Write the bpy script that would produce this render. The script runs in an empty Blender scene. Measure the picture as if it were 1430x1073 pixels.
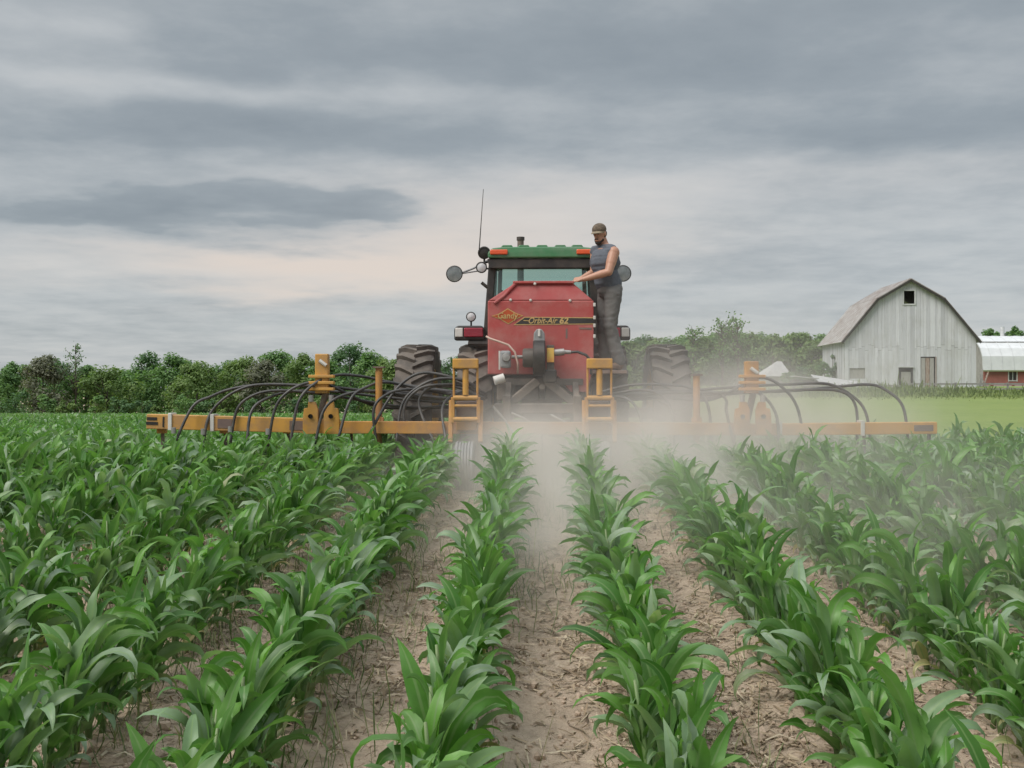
import bpy, bmesh, math, random
import numpy as np
from mathutils import Vector, Matrix

# ------------------------------------------------------------------ camera, sky, sun, exposure
scn = bpy.context.scene
COL = scn.collection
FPX, CX, HY, CAMZ = 1500.0, 715.0, 545.0, 1.65          # focal length in photo pixels, principal column, horizon row, eye height
cam_data = bpy.data.cameras.new('camera')
cam_data.sensor_width = 36.0
cam_data.lens = 36.0 * FPX / 1430.0
cam_data.clip_start = 0.05
cam_data.clip_end = 6000
cam = bpy.data.objects.new('camera', cam_data)
COL.objects.link(cam)
cam.location = (0, 0, CAMZ)
cam.rotation_euler = (math.radians(90) + math.atan(8.5 / FPX), 0, 0)
scn.camera = cam
scn.render.resolution_x, scn.render.resolution_y = 1024, 768

scn.view_settings.view_transform = 'Standard'
scn.view_settings.look = 'None'
scn.view_settings.gamma = 1.0
scn.view_settings.use_curve_mapping = False
scn.view_settings.exposure = 1.05
scn.render.engine = 'CYCLES'
scn.cycles.use_denoising = True
scn.cycles.volume_bounces = 3
scn.cycles.volume_step_rate = 0.8
scn.cycles.volume_max_steps = 96
scn.cycles.max_bounces = 5
scn.cycles.diffuse_bounces = 3
scn.cycles.glossy_bounces = 2
scn.cycles.transparent_max_bounces = 12

SUN_AZ, SUN_EL = math.radians(-125), math.radians(50)    # high over the camera's left shoulder, veiled by cloud
world = bpy.data.worlds.new('World')
scn.world = world
world.use_nodes = True


class NT:
    """tiny helper to write node trees"""
    def __init__(self, tree):
        self.t = tree
        tree.nodes.clear()

    def n(self, typ, **kw):
        nd = self.t.nodes.new(typ)
        for k, v in kw.items():
            if k.startswith('in_'):
                nd.inputs[k[3:].replace('__', ' ')].default_value = v
            else:
                setattr(nd, k, v)
        return nd

    def link(self, a, b):
        self.t.links.new(a, b)

    def put(self, sock, v):
        if isinstance(v, (int, float)):
            sock.default_value = v
        elif isinstance(v, (tuple, list)):
            if len(v) == 3 and len(sock.default_value) == 4:
                v = tuple(v) + (1.0,)
            sock.default_value = v
        else:
            self.link(v, sock)

    def m(self, op, a, b=0.0, c=0.0, clamp=False):
        nd = self.n('ShaderNodeMath', operation=op)
        nd.use_clamp = clamp
        self.put(nd.inputs[0], a)
        self.put(nd.inputs[1], b)
        self.put(nd.inputs[2], c)
        return nd.outputs[0]

    def vm(self, op, a, b=(0, 0, 0)):
        nd = self.n('ShaderNodeVectorMath', operation=op)
        self.put(nd.inputs[0], a)
        self.put(nd.inputs[1], b)
        return nd.outputs['Value' if op in ('LENGTH', 'DOT_PRODUCT', 'DISTANCE') else 'Vector']

    def mix(self, f, a, b, blend='MIX'):
        nd = self.n('ShaderNodeMix', data_type='RGBA', blend_type=blend)
        self.put(nd.inputs[0], f)
        self.put(nd.inputs[6], a)
        self.put(nd.inputs[7], b)
        return nd.outputs[2]

    def noise(self, vec, scale, detail=4, rough=0.55, out='Fac'):
        nd = self.n('ShaderNodeTexNoise')
        nd.inputs['Scale'].default_value = scale
        nd.inputs['Detail'].default_value = detail
        nd.inputs['Roughness'].default_value = rough
        if vec is not None:
            self.link(vec, nd.inputs['Vector'])
        return nd.outputs[out]

    def ramp(self, f, stops):
        nd = self.n('ShaderNodeValToRGB')
        e = nd.color_ramp.elements
        while len(e) < len(stops):
            e.new(0.5)
        for el, (p, c) in zip(e, stops):
            el.position = p
            el.color = tuple(c) + (1.0,)
        self.put(nd.inputs[0], f)
        return nd.outputs[0]

    def mr(self, v, a, b, c, d):
        nd = self.n('ShaderNodeMapRange', interpolation_type='SMOOTHSTEP')
        for i, x in enumerate((v, a, b, c, d)):
            self.put(nd.inputs[i], x)
        return nd.outputs[0]


def build_sky():
    t = NT(world.node_tree)
    d = t.n('ShaderNodeTexCoord').outputs['Generated']
    sx = t.n('ShaderNodeSeparateXYZ')
    t.link(d, sx.inputs[0])
    az = t.m('ARCTAN2', sx.outputs[0], sx.outputs[1])
    el = t.m('ARCSINE', sx.outputs[2])
    zz = t.m('ADD', t.m('MAXIMUM', sx.outputs[2], 0.0), 0.09)
    pl = t.n('ShaderNodeCombineXYZ')                       # flat cloud layer seen in perspective
    t.link(t.m('DIVIDE', sx.outputs[0], zz), pl.inputs[0])
    t.link(t.m('MULTIPLY', t.m('DIVIDE', sx.outputs[1], zz), 1.0), pl.inputs[1])
    n1 = t.noise(pl.outputs[0], 0.8, 5, 0.55)
    n2 = t.noise(t.vm('ADD', pl.outputs[0], (7.3, 2.1, 0)), 2.2, 4, 0.6)
    nw = t.noise(t.vm('ADD', pl.outputs[0], (31.7, 12.3, 0)), 0.9, 4, 0.55, out='Color')
    ws = t.n('ShaderNodeSeparateXYZ')
    t.link(nw, ws.inputs[0])
    azd = t.m('ADD', az, t.m('MULTIPLY', t.m('SUBTRACT', ws.outputs[0], 0.5), 0.30))
    eld = t.m('ADD', el, t.m('MULTIPLY', t.m('SUBTRACT', ws.outputs[1], 0.5), 0.10))

    def blob(px, py, wx, wy):
        a = t.m('DIVIDE', t.m('SUBTRACT', azd, (px - CX) / FPX), wx / FPX)
        e = t.m('DIVIDE', t.m('SUBTRACT', eld, (HY - py) / FPX), wy / FPX)
        r = t.m('ADD', t.m('MULTIPLY', a, a), t.m('MULTIPLY', e, e))
        return t.m('POWER', 2.718, t.m('MULTIPLY', r, -1.0))

    lum = t.m('ADD', 0.50, t.m('MULTIPLY', t.m('SUBTRACT', n1, 0.5), 0.75))
    lum = t.m('ADD', lum, t.m('MULTIPLY', t.m('SUBTRACT', n2, 0.5), 0.28))
    for px, py, wx, wy, amp in [(760, 105, 560, 42, -.26), (300, 218, 430, 36, -.26), (1330, 215, 260, 52, -.28),
                                (230, 308, 300, 24, -.16), (470, 304, 120, 13, -.10), (950, 30, 700, 42, -.14),
                                (90, 88, 150, 30, .22), (300, 160, 420, 20, .20), (860, 300, 420, 40, .14),
                                (420, 385, 330, 28, .26), (720, 320, 260, 60, .16), (700, 455, 1500, 75, .12),
                                (340, 314, 60, 9, .25), (1150, 260, 220, 22, .12)]:
        lum = t.m('ADD', lum, t.m('MULTIPLY', blob(px, py, wx, wy), amp))
    n3 = t.noise(t.vm('ADD', pl.outputs[0], (3.3, 17.1, 0)), 5.0, 5, .62)
    lum = t.m('ADD', lum, t.m('MULTIPLY', t.m('SUBTRACT', n3, 0.5), 0.26))
    lens = t.m('ADD', t.m('ADD', blob(200, 308, 330, 32), blob(470, 303, 150, 17)), t.m('MULTIPLY', t.m('SUBTRACT', t.m('ADD', n3, n2), 1.0), 1.3))
    lum = t.m('SUBTRACT', lum, t.m('MULTIPLY', t.mr(lens, .38, .95, 0, 1), .20))
    lum = t.m('MINIMUM', t.m('MAXIMUM', lum, 0.0), 1.0)
    colr = t.ramp(lum, [(0.05, (.235, .272, .302)), (0.34, (.32, .358, .385)), (0.62, (.50, .525, .538)), (0.98, (.68, .675, .66))])
    warm = t.m('ADD', t.m('MULTIPLY', blob(450, 378, 270, 40), .95), t.m('MULTIPLY', blob(680, 330, 280, 60), .60))
    warm = t.m('ADD', warm, t.m('MULTIPLY', blob(1150, 270, 420, 40), .14))
    warm = t.m('MULTIPLY', warm, t.mr(lum, 0.30, 0.75, 0.1, 1.0))
    colr = t.mix(t.m('MINIMUM', warm, 1.0), colr, (.745, .655, .585))
    # an overcast dome is brighter overhead than at the horizon
    gain = t.mr(el, 0.36, 1.15, 1.0, 3.0)
    colr = t.mix(1.0, colr, gain, 'MULTIPLY')
    sky = t.n('ShaderNodeTexSky', sky_type='NISHITA')
    sky.sun_disc = False
    sky.sun_elevation = SUN_EL
    sky.sun_rotation = SUN_AZ
    skyc = t.mix(1.0, sky.outputs[0], (.09, .09, .09), 'MULTIPLY')
    out = t.mix(0.10, colr, skyc)
    bg = t.n('ShaderNodeBackground')
    t.link(out, bg.inputs[0])
    bg.inputs[1].default_value = 0.50
    wo = t.n('ShaderNodeOutputWorld')
    t.link(bg.outputs[0], wo.inputs[0])


build_sky()
sun_data = bpy.data.lights.new('sun', 'SUN')
sun_data.energy = 1.5
sun_data.angle = math.radians(35)
sun_data.color = (1.0, .95, .88)
sun = bpy.data.objects.new('sun', sun_data)
COL.objects.link(sun)
sd = Vector((math.sin(SUN_AZ) * math.cos(SUN_EL), math.cos(SUN_AZ) * math.cos(SUN_EL), math.sin(SUN_EL)))
sun.rotation_euler = sd.to_track_quat('Z', 'Y').to_euler()

# ------------------------------------------------------------------ helpers
rng = np.random.default_rng(7)
random.seed(7)


def world_at(px, py, D):
    """photo pixel at a known distance -> point"""
    return Vector(((px - CX) / FPX * D, D, CAMZ + (HY - py) / FPX * D))


def tag(o, label=None, cat=None, group=None, kind=None):
    if label: o['label'] = label
    if cat: o['category'] = cat
    if group: o['group'] = group
    if kind: o['kind'] = kind
    return o


def empty(name, loc, rz=0.0):
    o = bpy.data.objects.new(name, None)
    o.empty_display_size = .2
    COL.objects.link(o)
    o.location = loc
    o.rotation_euler = (0, 0, rz)
    return o


class MB:
    def __init__(self):
        self.v, self.f = [], []

    def add(self, vs, fs):
        b = len(self.v)
        self.v += [tuple(p) for p in vs]
        self.f += [tuple(i + b for i in q) for q in fs]
        return self

    def box(self, c, s, M=None):
        vs = []
        for x in (-.5, .5):
            for y in (-.5, .5):
                for z in (-.5, .5):
                    p = Vector((x * s[0], y * s[1], z * s[2]))
                    if M is not None: p = M @ p
                    vs.append(p + Vector(c))
        return self.add(vs, [(0, 1, 3, 2), (4, 6, 7, 5), (0, 4, 5, 1), (2, 3, 7, 6), (0, 2, 6, 4), (1, 5, 7, 3)])

    def bar(self, a, b, w, h, up=(0, 0, 1)):
        a, b = Vector(a), Vector(b)
        t = (b - a).normalized()
        s = t.cross(Vector(up))
        if s.length < 1e-4: s = t.cross(Vector((0, 1, 0)))
        s.normalize()
        u = s.cross(t)
        M = Matrix((s, t, u)).transposed()
        return self.box((a + b) / 2, (w, (b - a).length, h), M)

    def tube(self, path, r, n=10, caps=True):
        P = [Vector(p) for p in path]
        R = r if isinstance(r, (list, tuple)) else [r] * len(P)
        t0 = (P[1] - P[0]).normalized()
        ref = Vector((0, 0, 1)) if abs(t0.z) < .9 else Vector((1, 0, 0))
        s = t0.cross(ref).normalized()
        vs, fs = [], []
        for i, p in enumerate(P):
            t = (P[min(i + 1, len(P) - 1)] - P[max(i - 1, 0)]).normalized()
            s = (s - t * s.dot(t)).normalized()
            u = t.cross(s)
            for k in range(n):
                a = 2 * math.pi * k / n
                vs.append(p + (s * math.cos(a) + u * math.sin(a)) * R[i])
        for i in range(len(P) - 1):
            for k in range(n):
                k2 = (k + 1) % n
                fs.append((i * n + k, i * n + k2, (i + 1) * n + k2, (i + 1) * n + k))
        if caps:
            fs.append(tuple(range(n))[::-1])
            fs.append(tuple((len(P) - 1) * n + k for k in range(n)))
        return self.add(vs, fs)

    def lathe(self, prof, n, M, closed=False):
        """prof: (radius, height) pairs round local z"""
        vs, fs = [], []
        for r, z in prof:
            for k in range(n):
                a = 2 * math.pi * k / n
                vs.append(M @ Vector((r * math.cos(a), r * math.sin(a), z)))
        m = len(prof)
        for i in range(m if closed else m - 1):
            j = (i + 1) % m
            for k in range(n):
                k2 = (k + 1) % n
                fs.append((i * n + k, i * n + k2, j * n + k2, j * n + k))
        return self.add(vs, fs)

    def prism(self, pts, v0, v1, axes=(0, 2, 1)):
        """outline pts in the plane of axes[0], axes[1], extruded along axes[2]"""
        n = len(pts)
        vs = []
        for d in (v0, v1):
            for a, b in pts:
                p = [0, 0, 0]
                p[axes[0]], p[axes[1]], p[axes[2]] = a, b, d
                vs.append(p)
        fs = [tuple(range(n)), tuple(range(n, 2 * n))[::-1]]
        for i in range(n):
            j = (i + 1) % n
            fs.append((i, i + n, j + n, j))
        return self.add(vs, fs)

    def build(self, name, mat, parent=None, smooth=False, bevel=0.0, **tags):
        me = bpy.data.meshes.new(name)
        me.from_pydata(self.v, [], self.f)
        bm = bmesh.new()
        bm.from_mesh(me)
        bmesh.ops.recalc_face_normals(bm, faces=bm.faces)
        bm.to_mesh(me)
        bm.free()
        me.materials.append(mat)
        if smooth:
            me.shade_smooth()
            if smooth != 'all': me.set_sharp_from_angle(angle=math.radians(40))
        o = bpy.data.objects.new(name, me)
        COL.objects.link(o)
        if parent is not None: o.parent = parent
        if bevel:
            b = o.modifiers.new('bevel', 'BEVEL')
            b.width = bevel
            b.segments = 2
            b.limit_method = 'ANGLE'
        tag(o, **tags)
        return o


def quad_mesh(name, V, F, attrs, mat, smooth=True):
    """big meshes straight from arrays; F is (m,3) or (m,4)"""
    me = bpy.data.meshes.new(name)
    k = F.shape[1]
    me.vertices.add(len(V))
    me.vertices.foreach_set('co', np.ascontiguousarray(V, dtype=np.float32).ravel())
    me.loops.add(len(F) * k)
    me.loops.foreach_set('vertex_index', np.ascontiguousarray(F, dtype=np.int32).ravel())
    me.polygons.add(len(F))
    me.polygons.foreach_set('loop_start', np.arange(0, len(F) * k, k, dtype=np.int32))
    me.update(calc_edges=True)
    for an, av in attrs.items():
        a = me.attributes.new(an, 'FLOAT', 'POINT')
        a.data.foreach_set('value', np.ascontiguousarray(av, dtype=np.float32))
    me.materials.append(mat)
    if smooth: me.shade_smooth()
    else: me.shade_flat()
    me.validate()
    return me


def obj(name, me, parent=None, **tags):
    o = bpy.data.objects.new(name, me)
    COL.objects.link(o)
    if parent is not None: o.parent = parent
    return tag(o, **tags)


def vnoise(x, y, seed=0):
    xi, yi = np.floor(x).astype(np.int64), np.floor(y).astype(np.int64)
    xf, yf = x - xi, y - yi
    xf, yf = xf * xf * (3 - 2 * xf), yf * yf * (3 - 2 * yf)

    def h(a, b):
        n = (a * 374761393 + b * 668265263 + seed * 974711) & 0x7fffffff
        n = ((n ^ (n >> 13)) * 1274126177) & 0x7fffffff
        return ((n ^ (n >> 16)) & 0xffff) / 65535.0
    return (h(xi, yi) * (1 - xf) + h(xi + 1, yi) * xf) * (1 - yf) + (h(xi, yi + 1) * (1 - xf) + h(xi + 1, yi + 1) * xf) * yf


def fbm(x, y, seed=0, o=4):
    s, a, t = 0, 1.0, 0
    for i in range(o):
        s = s + a * vnoise(x * 2 ** i, y * 2 ** i, seed + i)
        t += a
        a *= .55
    return s / t


# ------------------------------------------------------------------ materials
def pmat(name, c1, c2=None, scale=6.0, rough=.6, metal=0.0, bump=0.0, bscale=None, dirt=None, dirt_amt=0.0, dscale=3.0,
         stretch=None, spec=.5, coat=0.0):
    m = bpy.data.materials.new(name)
    m.use_nodes = True
    t = NT(m.node_tree)
    vec = t.n('ShaderNodeTexCoord').outputs['Object']
    if stretch: vec = t.vm('MULTIPLY', vec, stretch)
    b = t.n('ShaderNodeBsdfPrincipled')
    c = c1
    if c2 is not None:
        f = t.noise(vec, scale, 5, .6)
        c = t.mix(t.mr(f, .3, .7, 0, 1), c1, c2)
    if dirt is not None:
        g = t.noise(t.vm('ADD', vec, (3.1, 8.2, 1.7)), dscale, 6, .65)
        c = t.mix(t.m('MULTIPLY', t.mr(g, .38, .68, 0.15, 1), dirt_amt), c, dirt)
    t.put(b.inputs['Base Color'], c)
    b.inputs['Roughness'].default_value = rough
    b.inputs['Metallic'].default_value = metal
    b.inputs['Specular IOR Level'].default_value = spec
    b.inputs['Coat Weight'].default_value = coat
    if bump:
        bn = t.n('ShaderNodeBump')
        bn.inputs['Strength'].default_value = bump
        bn.inputs['Distance'].default_value = .02
        t.link(t.noise(vec, bscale or scale * 4, 5, .65), bn.inputs['Height'])
        t.link(bn.outputs[0], b.inputs['Normal'])
    o = t.n('ShaderNodeOutputMaterial')
    t.link(b.outputs[0], o.inputs[0])
    return m


DUST = (.34, .27, .21)
M = {
    'rubber': pmat('rubber', (.032, .030, .029), (.065, .057, .051), 5, .85, bump=.2, dirt=(.20, .165, .135), dirt_amt=.55, dscale=2.5),
    'rim': pmat('rim', (.70, .45, .04), (.60, .37, .04), 4, .5, dirt=DUST, dirt_amt=.5),
    'green': pmat('green_paint', (.028, .15, .05), (.036, .17, .06), 3, .38, dirt=(.22, .24, .19), dirt_amt=.35, coat=.2),
    'black': pmat('black_paint', (.012, .012, .013), (.022, .021, .02), 6, .5, dirt=DUST, dirt_amt=.16),
    'dark': pmat('grimy_steel', (.04, .037, .035), (.08, .07, .06), 5, .65, metal=.2, dirt=DUST, dirt_amt=.5),
    'steel': pmat('bare_steel', (.42, .42, .41), (.30, .29, .28), 8, .45, metal=.6, dirt=DUST, dirt_amt=.3),
    'grey': pmat('grey_paint', (.26, .27, .28), (.18, .19, .20), 7, .55, dirt=DUST, dirt_amt=.35),
    'pale': pmat('pale_paint', (.62, .61, .58), (.5, .49, .46), 6, .5, dirt=DUST, dirt_amt=.3),
    'red': pmat('red_paint', (.375, .045, .042), (.33, .041, .038), 2.5, .55, dirt=(.40, .23, .20), dirt_amt=.42, dscale=3.2, bump=.05),
    'red_lid': pmat('red_lid', (.31, .036, .035), (.27, .032, .032), 2.5, .65, dirt=(.34, .18, .16), dirt_amt=.35, bump=.06, bscale=5),
    'yellow': pmat('yellow_paint', (.60, .315, .05), (.52, .265, .045), 2.2, .5, dirt=(.32, .19, .10), dirt_amt=.75, dscale=4.5, bump=.04),
    'yellow_rust': pmat('worn_yellow_paint', (.58, .29, .035), (.42, .19, .05), 3.2, .6, dirt=(.26, .16, .10), dirt_amt=.7, dscale=4.5, bump=.06),
    'amber': pmat('amber_lens', (.70, .10, .02), (.62, .08, .02), 9, .3, coat=.5),
    'lens_red': pmat('red_lens', (.30, .012, .03), (.22, .01, .025), 9, .25, coat=.5),
    'lens': pmat('lamp_lens', (.62, .62, .62), (.48, .48, .5), 16, .2, coat=.6),
    'mirror': pmat('mirror_face', (.30, .32, .32), (.16, .18, .18), 9, .25, metal=.5, dirt=DUST, dirt_amt=.3),
    'hose': pmat('hose_rubber', (.016, .016, .017), (.03, .029, .029), 9, .48, dirt=(.22, .20, .18), dirt_amt=.28, dscale=5),
    'hose_pale': pmat('tan_hose', (.50, .36, .30), (.42, .30, .25), 8, .5),
    'decal_black': pmat('black_decal', (.02, .018, .016), None, rough=.5),
    'decal_gold': pmat('gold_decal', (.50, .34, .13), (.40, .26, .10), 20, .5),
    'decal_orange': pmat('orange_decal', (.42, .07, .015), (.36, .06, .015), 14, .5),
    'sticker': pmat('warning_sticker', (.62, .20, .03), (.60, .42, .10), 5, .5),
    'patch_grey': pmat('bare_patch', (.19, .13, .10), (.13, .09, .08), 9, .7),
    'seat': pmat('seat_fabric', (.10, .13, .13), (.07, .09, .09), 12, .9),
    'skin': pmat('skin', (.44, .24, .165), (.38, .195, .13), 7, .5, bump=.05, bscale=60),
    'shirt': pmat('shirt_cloth', (.105, .115, .138), (.085, .094, .115), 7, .9, bump=.25, bscale=14),
    'trouser': pmat('trouser_cloth', (.135, .13, .124), (.11, .105, .10), 4, .9, bump=.25, bscale=12),
    'cap': pmat('cap_cloth', (.16, .12, .085), (.07, .055, .04), 26, .9, bump=.2, bscale=60),
    'cap_peak': pmat('cap_peak_cloth', (.26, .215, .15), (.16, .13, .09), 26, .9),
    'hair': pmat('hair', (.035, .022, .015), (.02, .013, .01), 50, .7, bump=.4, bscale=80),
    'boot': pmat('boot_leather', (.20, .11, .06), (.13, .075, .045), 9, .7, bump=.2),
    'bark': pmat('bark', (.09, .07, .055), (.15, .125, .105), 5, .95, bump=.4),
    'barn_white': None,
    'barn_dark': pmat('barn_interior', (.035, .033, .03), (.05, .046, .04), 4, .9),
    'door_grey': pmat('weathered_door', (.25, .24, .225), (.36, .345, .33), 5, .85, stretch=(6, 1, .6), bump=.2),
    'door_brown': pmat('rusty_timber', (.20, .11, .07), (.34, .29, .25), 4, .85, stretch=(5, 1, .8)),
    'trim': pmat('old_white_trim', (.55, .56, .56), (.42, .43, .43), 6, .8),
    'barn_roof': pmat('rusty_barn_roof', (.36, .335, .32), (.25, .20, .18), 1.3, .6, metal=.15, stretch=(1, 1, 2.2), dirt=(.46, .45, .44), dirt_amt=.7, dscale=.9),
    'white_roof': pmat('white_metal_roof', (.64, .655, .67), (.56, .575, .59), 2, .5, metal=.1),
    'shed_roof': pmat('pale_shed_roof', (.46, .46, .46), (.36, .355, .35), 2, .6, metal=.1),
    'red_wall': pmat('faded_red_wall', (.33, .105, .085), (.26, .085, .07), 3, .85, bump=.2),
    'fence_wood': pmat('grey_fence_wood', (.30, .295, .28), (.21, .20, .19), 5, .9, bump=.2),
}


def siding_mat():
    m = bpy.data.materials.new('peeling_white_boards')
    m.use_nodes = True
    t = NT(m.node_tree)
    vec = t.n('ShaderNodeTexCoord').outputs['Object']
    v2 = t.vm('MULTIPLY', vec, (5.0, 1, .45))
    tint = t.n('ShaderNodeAttribute', attribute_name='tint').outputs['Fac']
    c = t.mix(tint, (.45, .452, .485), (.59, .592, .63))
    w = t.mr(t.noise(v2, 1.3, 6, .7), .48, .74, 0, .6)
    c = t.mix(w, c, (.29, .275, .265))
    w2 = t.mr(t.noise(t.vm('ADD', vec, (4, 4, 4)), .5, 5, .65), .45, .7, 0, .45)
    c = t.mix(w2, c, (.40, .40, .385))
    b = t.n('ShaderNodeBsdfPrincipled')
    t.link(c, b.inputs['Base Color'])
    b.inputs['Roughness'].default_value = .85
    o = t.n('ShaderNodeOutputMaterial')
    t.link(b.outputs[0], o.inputs[0])
    return m


M['barn_white'] = siding_mat()


def glass_mat():
    m = bpy.data.materials.new('tinted_cab_glass')
    m.use_nodes = True
    t = NT(m.node_tree)
    tr = t.n('ShaderNodeBsdfTransparent')
    tr.inputs[0].default_value = (.66, .84, .80, 1)
    gl = t.n('ShaderNodeBsdfGlossy')
    gl.inputs[0].default_value = (.8, .95, .92, 1)
    gl.inputs['Roughness'].default_value = .06
    df = t.n('ShaderNodeBsdfDiffuse')
    df.inputs[0].default_value = (.30, .33, .30, 1)
    a = t.n('ShaderNodeMixShader')
    a.inputs[0].default_value = .12
    t.link(tr.outputs[0], a.inputs[1])
    t.link(gl.outputs[0], a.inputs[2])
    b = t.n('ShaderNodeMixShader')
    b.inputs[0].default_value = .10
    t.link(a.outputs[0], b.inputs[1])
    t.link(df.outputs[0], b.inputs[2])
    o = t.n('ShaderNodeOutputMaterial')
    t.link(b.outputs[0], o.inputs[0])
    return m


M['glass'] = glass_mat()


def leaf_mat(name, stops, rough=.42, transl=.25, midrib=None, dust=0.0, spec=.5, under=None):
    """colour from the per-leaf 'tint' attribute"""
    m = bpy.data.materials.new(name)
    m.use_nodes = True
    t = NT(m.node_tree)
    tint = t.n('ShaderNodeAttribute', attribute_name='tint').outputs['Fac']
    oi = t.n('ShaderNodeObjectInfo').outputs['Random']
    f = t.m('ADD', tint, t.m('MULTIPLY', t.m('SUBTRACT', oi, .5), .08), clamp=True)
    c = t.ramp(f, stops)
    pos = t.n('ShaderNodeNewGeometry').outputs['Position']
    nz = t.noise(pos, 9, 3, .6)
    c = t.mix(t.m('MULTIPLY', t.mr(nz, .35, .7, 0, 1), .30), c, tuple(.6 * x for x in stops[0][1]))
    if midrib:
        mid = t.n('ShaderNodeAttribute', attribute_name='mid').outputs['Fac']
        c = t.mix(t.mr(mid, .05, .20, .7, 0), c, midrib)
    if dust:
        nd = t.noise(t.vm('ADD', pos, (5, 1, 3)), 4, 4, .6)
        c = t.mix(t.m('MULTIPLY', t.mr(nd, .4, .7, 0.2, 1), dust), c, (.34, .33, .26))
    if under:
        bf = t.n('ShaderNodeNewGeometry').outputs['Backfacing']
        c = t.mix(t.m('MULTIPLY', bf, .35), c, under)
    b = t.n('ShaderNodeBsdfPrincipled')
    t.link(c, b.inputs['Base Color'])
    b.inputs['Roughness'].default_value = rough
    if under: t.link(t.m('ADD', rough, t.m('MULTIPLY', t.m('SUBTRACT', nz, .5), .35)), b.inputs['Roughness'])
    b.inputs['Specular IOR Level'].default_value = spec
    sh = b.outputs[0]
    if transl:
        tl = t.n('ShaderNodeBsdfTranslucent')
        t.link(t.mix(1.0, c, (1.3, 1.5, .7), 'MULTIPLY'), tl.inputs[0])
        mx = t.n('ShaderNodeMixShader')
        mx.inputs[0].default_value = transl
        t.link(sh, mx.inputs[1])
        t.link(tl.outputs[0], mx.inputs[2])
        sh = mx.outputs[0]
    o = t.n('ShaderNodeOutputMaterial')
    t.link(sh, o.inputs[0])
    return m


M['corn'] = leaf_mat('corn_leaf', [(0, (.026, .105, .008)), (.4, (.055, .195, .012)), (.70, (.115, .300, .026)), (.80, (.155, .27, .115)), (.91, (.24, .335, .235)), (.96, (.36, .36, .18)), (1.0, (.42, .33, .15))],  # grey-green stops hold the sky sheen painted on lower leaves
                     rough=.50, transl=.32, midrib=(.16, .27, .09), dust=.14, spec=.65, under=(.17, .30, .12))
M['stalk'] = pmat('corn_stalk', (.10, .19, .055), (.16, .22, .09), 8, .55)
M['straw'] = leaf_mat('straw', [(0, (.11, .080, .058)), (.3, (.29, .215, .15)), (.65, (.46, .365, .265)), (1, (.60, .52, .40))], rough=.8, transl=.1, spec=.2)
M['weed'] = leaf_mat('weed', [(0, (.07, .12, .04)), (.5, (.17, .21, .10)), (1, (.36, .34, .20))], rough=.6, transl=.25, spec=.3)
M['tree_a'] = leaf_mat('broadleaf_foliage', [(0, (0.088, 0.170, 0.066)), (.5, (0.148, 0.259, 0.092)), (1, (0.222, 0.340, 0.125))], rough=.6, transl=.34, spec=.25)  # tree greens lightened overall in place of distance haze
M['tree_b'] = leaf_mat('dark_foliage', [(0, (0.065, 0.129, 0.065)), (.5, (0.107, 0.196, 0.086)), (1, (0.169, 0.268, 0.111))], rough=.6, transl=.34, spec=.25)
M['tree_c'] = leaf_mat('pale_foliage', [(0, (0.098, 0.161, 0.055)), (.5, (0.161, 0.241, 0.081)), (1, (0.230, 0.310, 0.109))], rough=.6, transl=.34, spec=.25)
M['tree_g'] = leaf_mat('grey_foliage', [(0, (0.121, 0.132, 0.094)), (.5, (0.165, 0.176, 0.127)), (1, (0.231, 0.237, 0.171))], rough=.7, transl=.34, spec=.2)
M['grass'] = leaf_mat('pasture_grass', [(0, (.11, .155, .05)), (.5, (.18, .235, .065)), (1, (.28, .31, .11))], rough=.7, transl=.25, spec=.2)


def ground_mat(name, c1, c2, c3, s1, bump, dist):
    m = bpy.data.materials.new(name)
    m.use_nodes = True
    t = NT(m.node_tree)
    pos = t.n('ShaderNodeNewGeometry').outputs['Position']
    a = t.mr(t.noise(pos, s1, 6, .65), .35, .68, 0, 1)
    c = t.mix(a, c1, c2)
    b2 = t.mr(t.noise(t.vm('ADD', pos, (9, 4, 2)), s1 * 6, 5, .7), .42, .72, 0, .8)
    c = t.mix(b2, c, c3)
    b = t.n('ShaderNodeBsdfPrincipled')
    t.link(c, b.inputs['Base Color'])
    b.inputs['Roughness'].default_value = .95
    b.inputs['Specular IOR Level'].default_value = .15
    bn = t.n('ShaderNodeBump')
    bn.inputs['Strength'].default_value = bump
    bn.inputs['Distance'].default_value = dist
    h = t.m('ADD', t.noise(pos, 22, 6, .7), t.m('MULTIPLY', t.noise(pos, 70, 4, .7), .5))
    t.link(h, bn.inputs['Height'])
    t.link(bn.outputs[0], b.inputs['Normal'])
    o = t.n('ShaderNodeOutputMaterial')
    t.link(b.outputs[0], o.inputs[0])
    return m


M['soil'] = ground_mat('dry_soil', (.53, .42, .325), (.46, .36, .275), (.35, .27, .205), 1.6, .9, .03)
M['pasture'] = ground_mat('pasture', (.175, .235, .062), (.15, .21, .055), (.205, .25, .085), .25, .4, .05)
M['clod'] = pmat('soil_clod', (.48, .37, .285), (.38, .29, .22), 9, .95, bump=.5)

# ------------------------------------------------------------------ terrain
RS = .028                                                # rows head this much to the right per metre
ROW0, ROWSP = -.34, .762
KL = ([-400, -20, 0, 8.5, 9.6, 10.6, 12.7, 14.3, 20, 30, 60, 120, 200, 500, 5000], [-1.0, -.8, -.13, .4565, .52, .545, .50, .455, .35, .17, -.35, -1.55, -2.4, -4, -6])
KR = ([-400, -20, 0, 8.5, 9.6, 10.6, 12.7, 14.3, 20, 30, 50, 65, 74, 82, 120, 200, 5000], [-1.0, -.8, -.13, .4565, .52, .545, .50, .47, .50, .60, .86, 1.30, 1.78, 1.9, 2.0, 2.0, 1.0])


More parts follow.
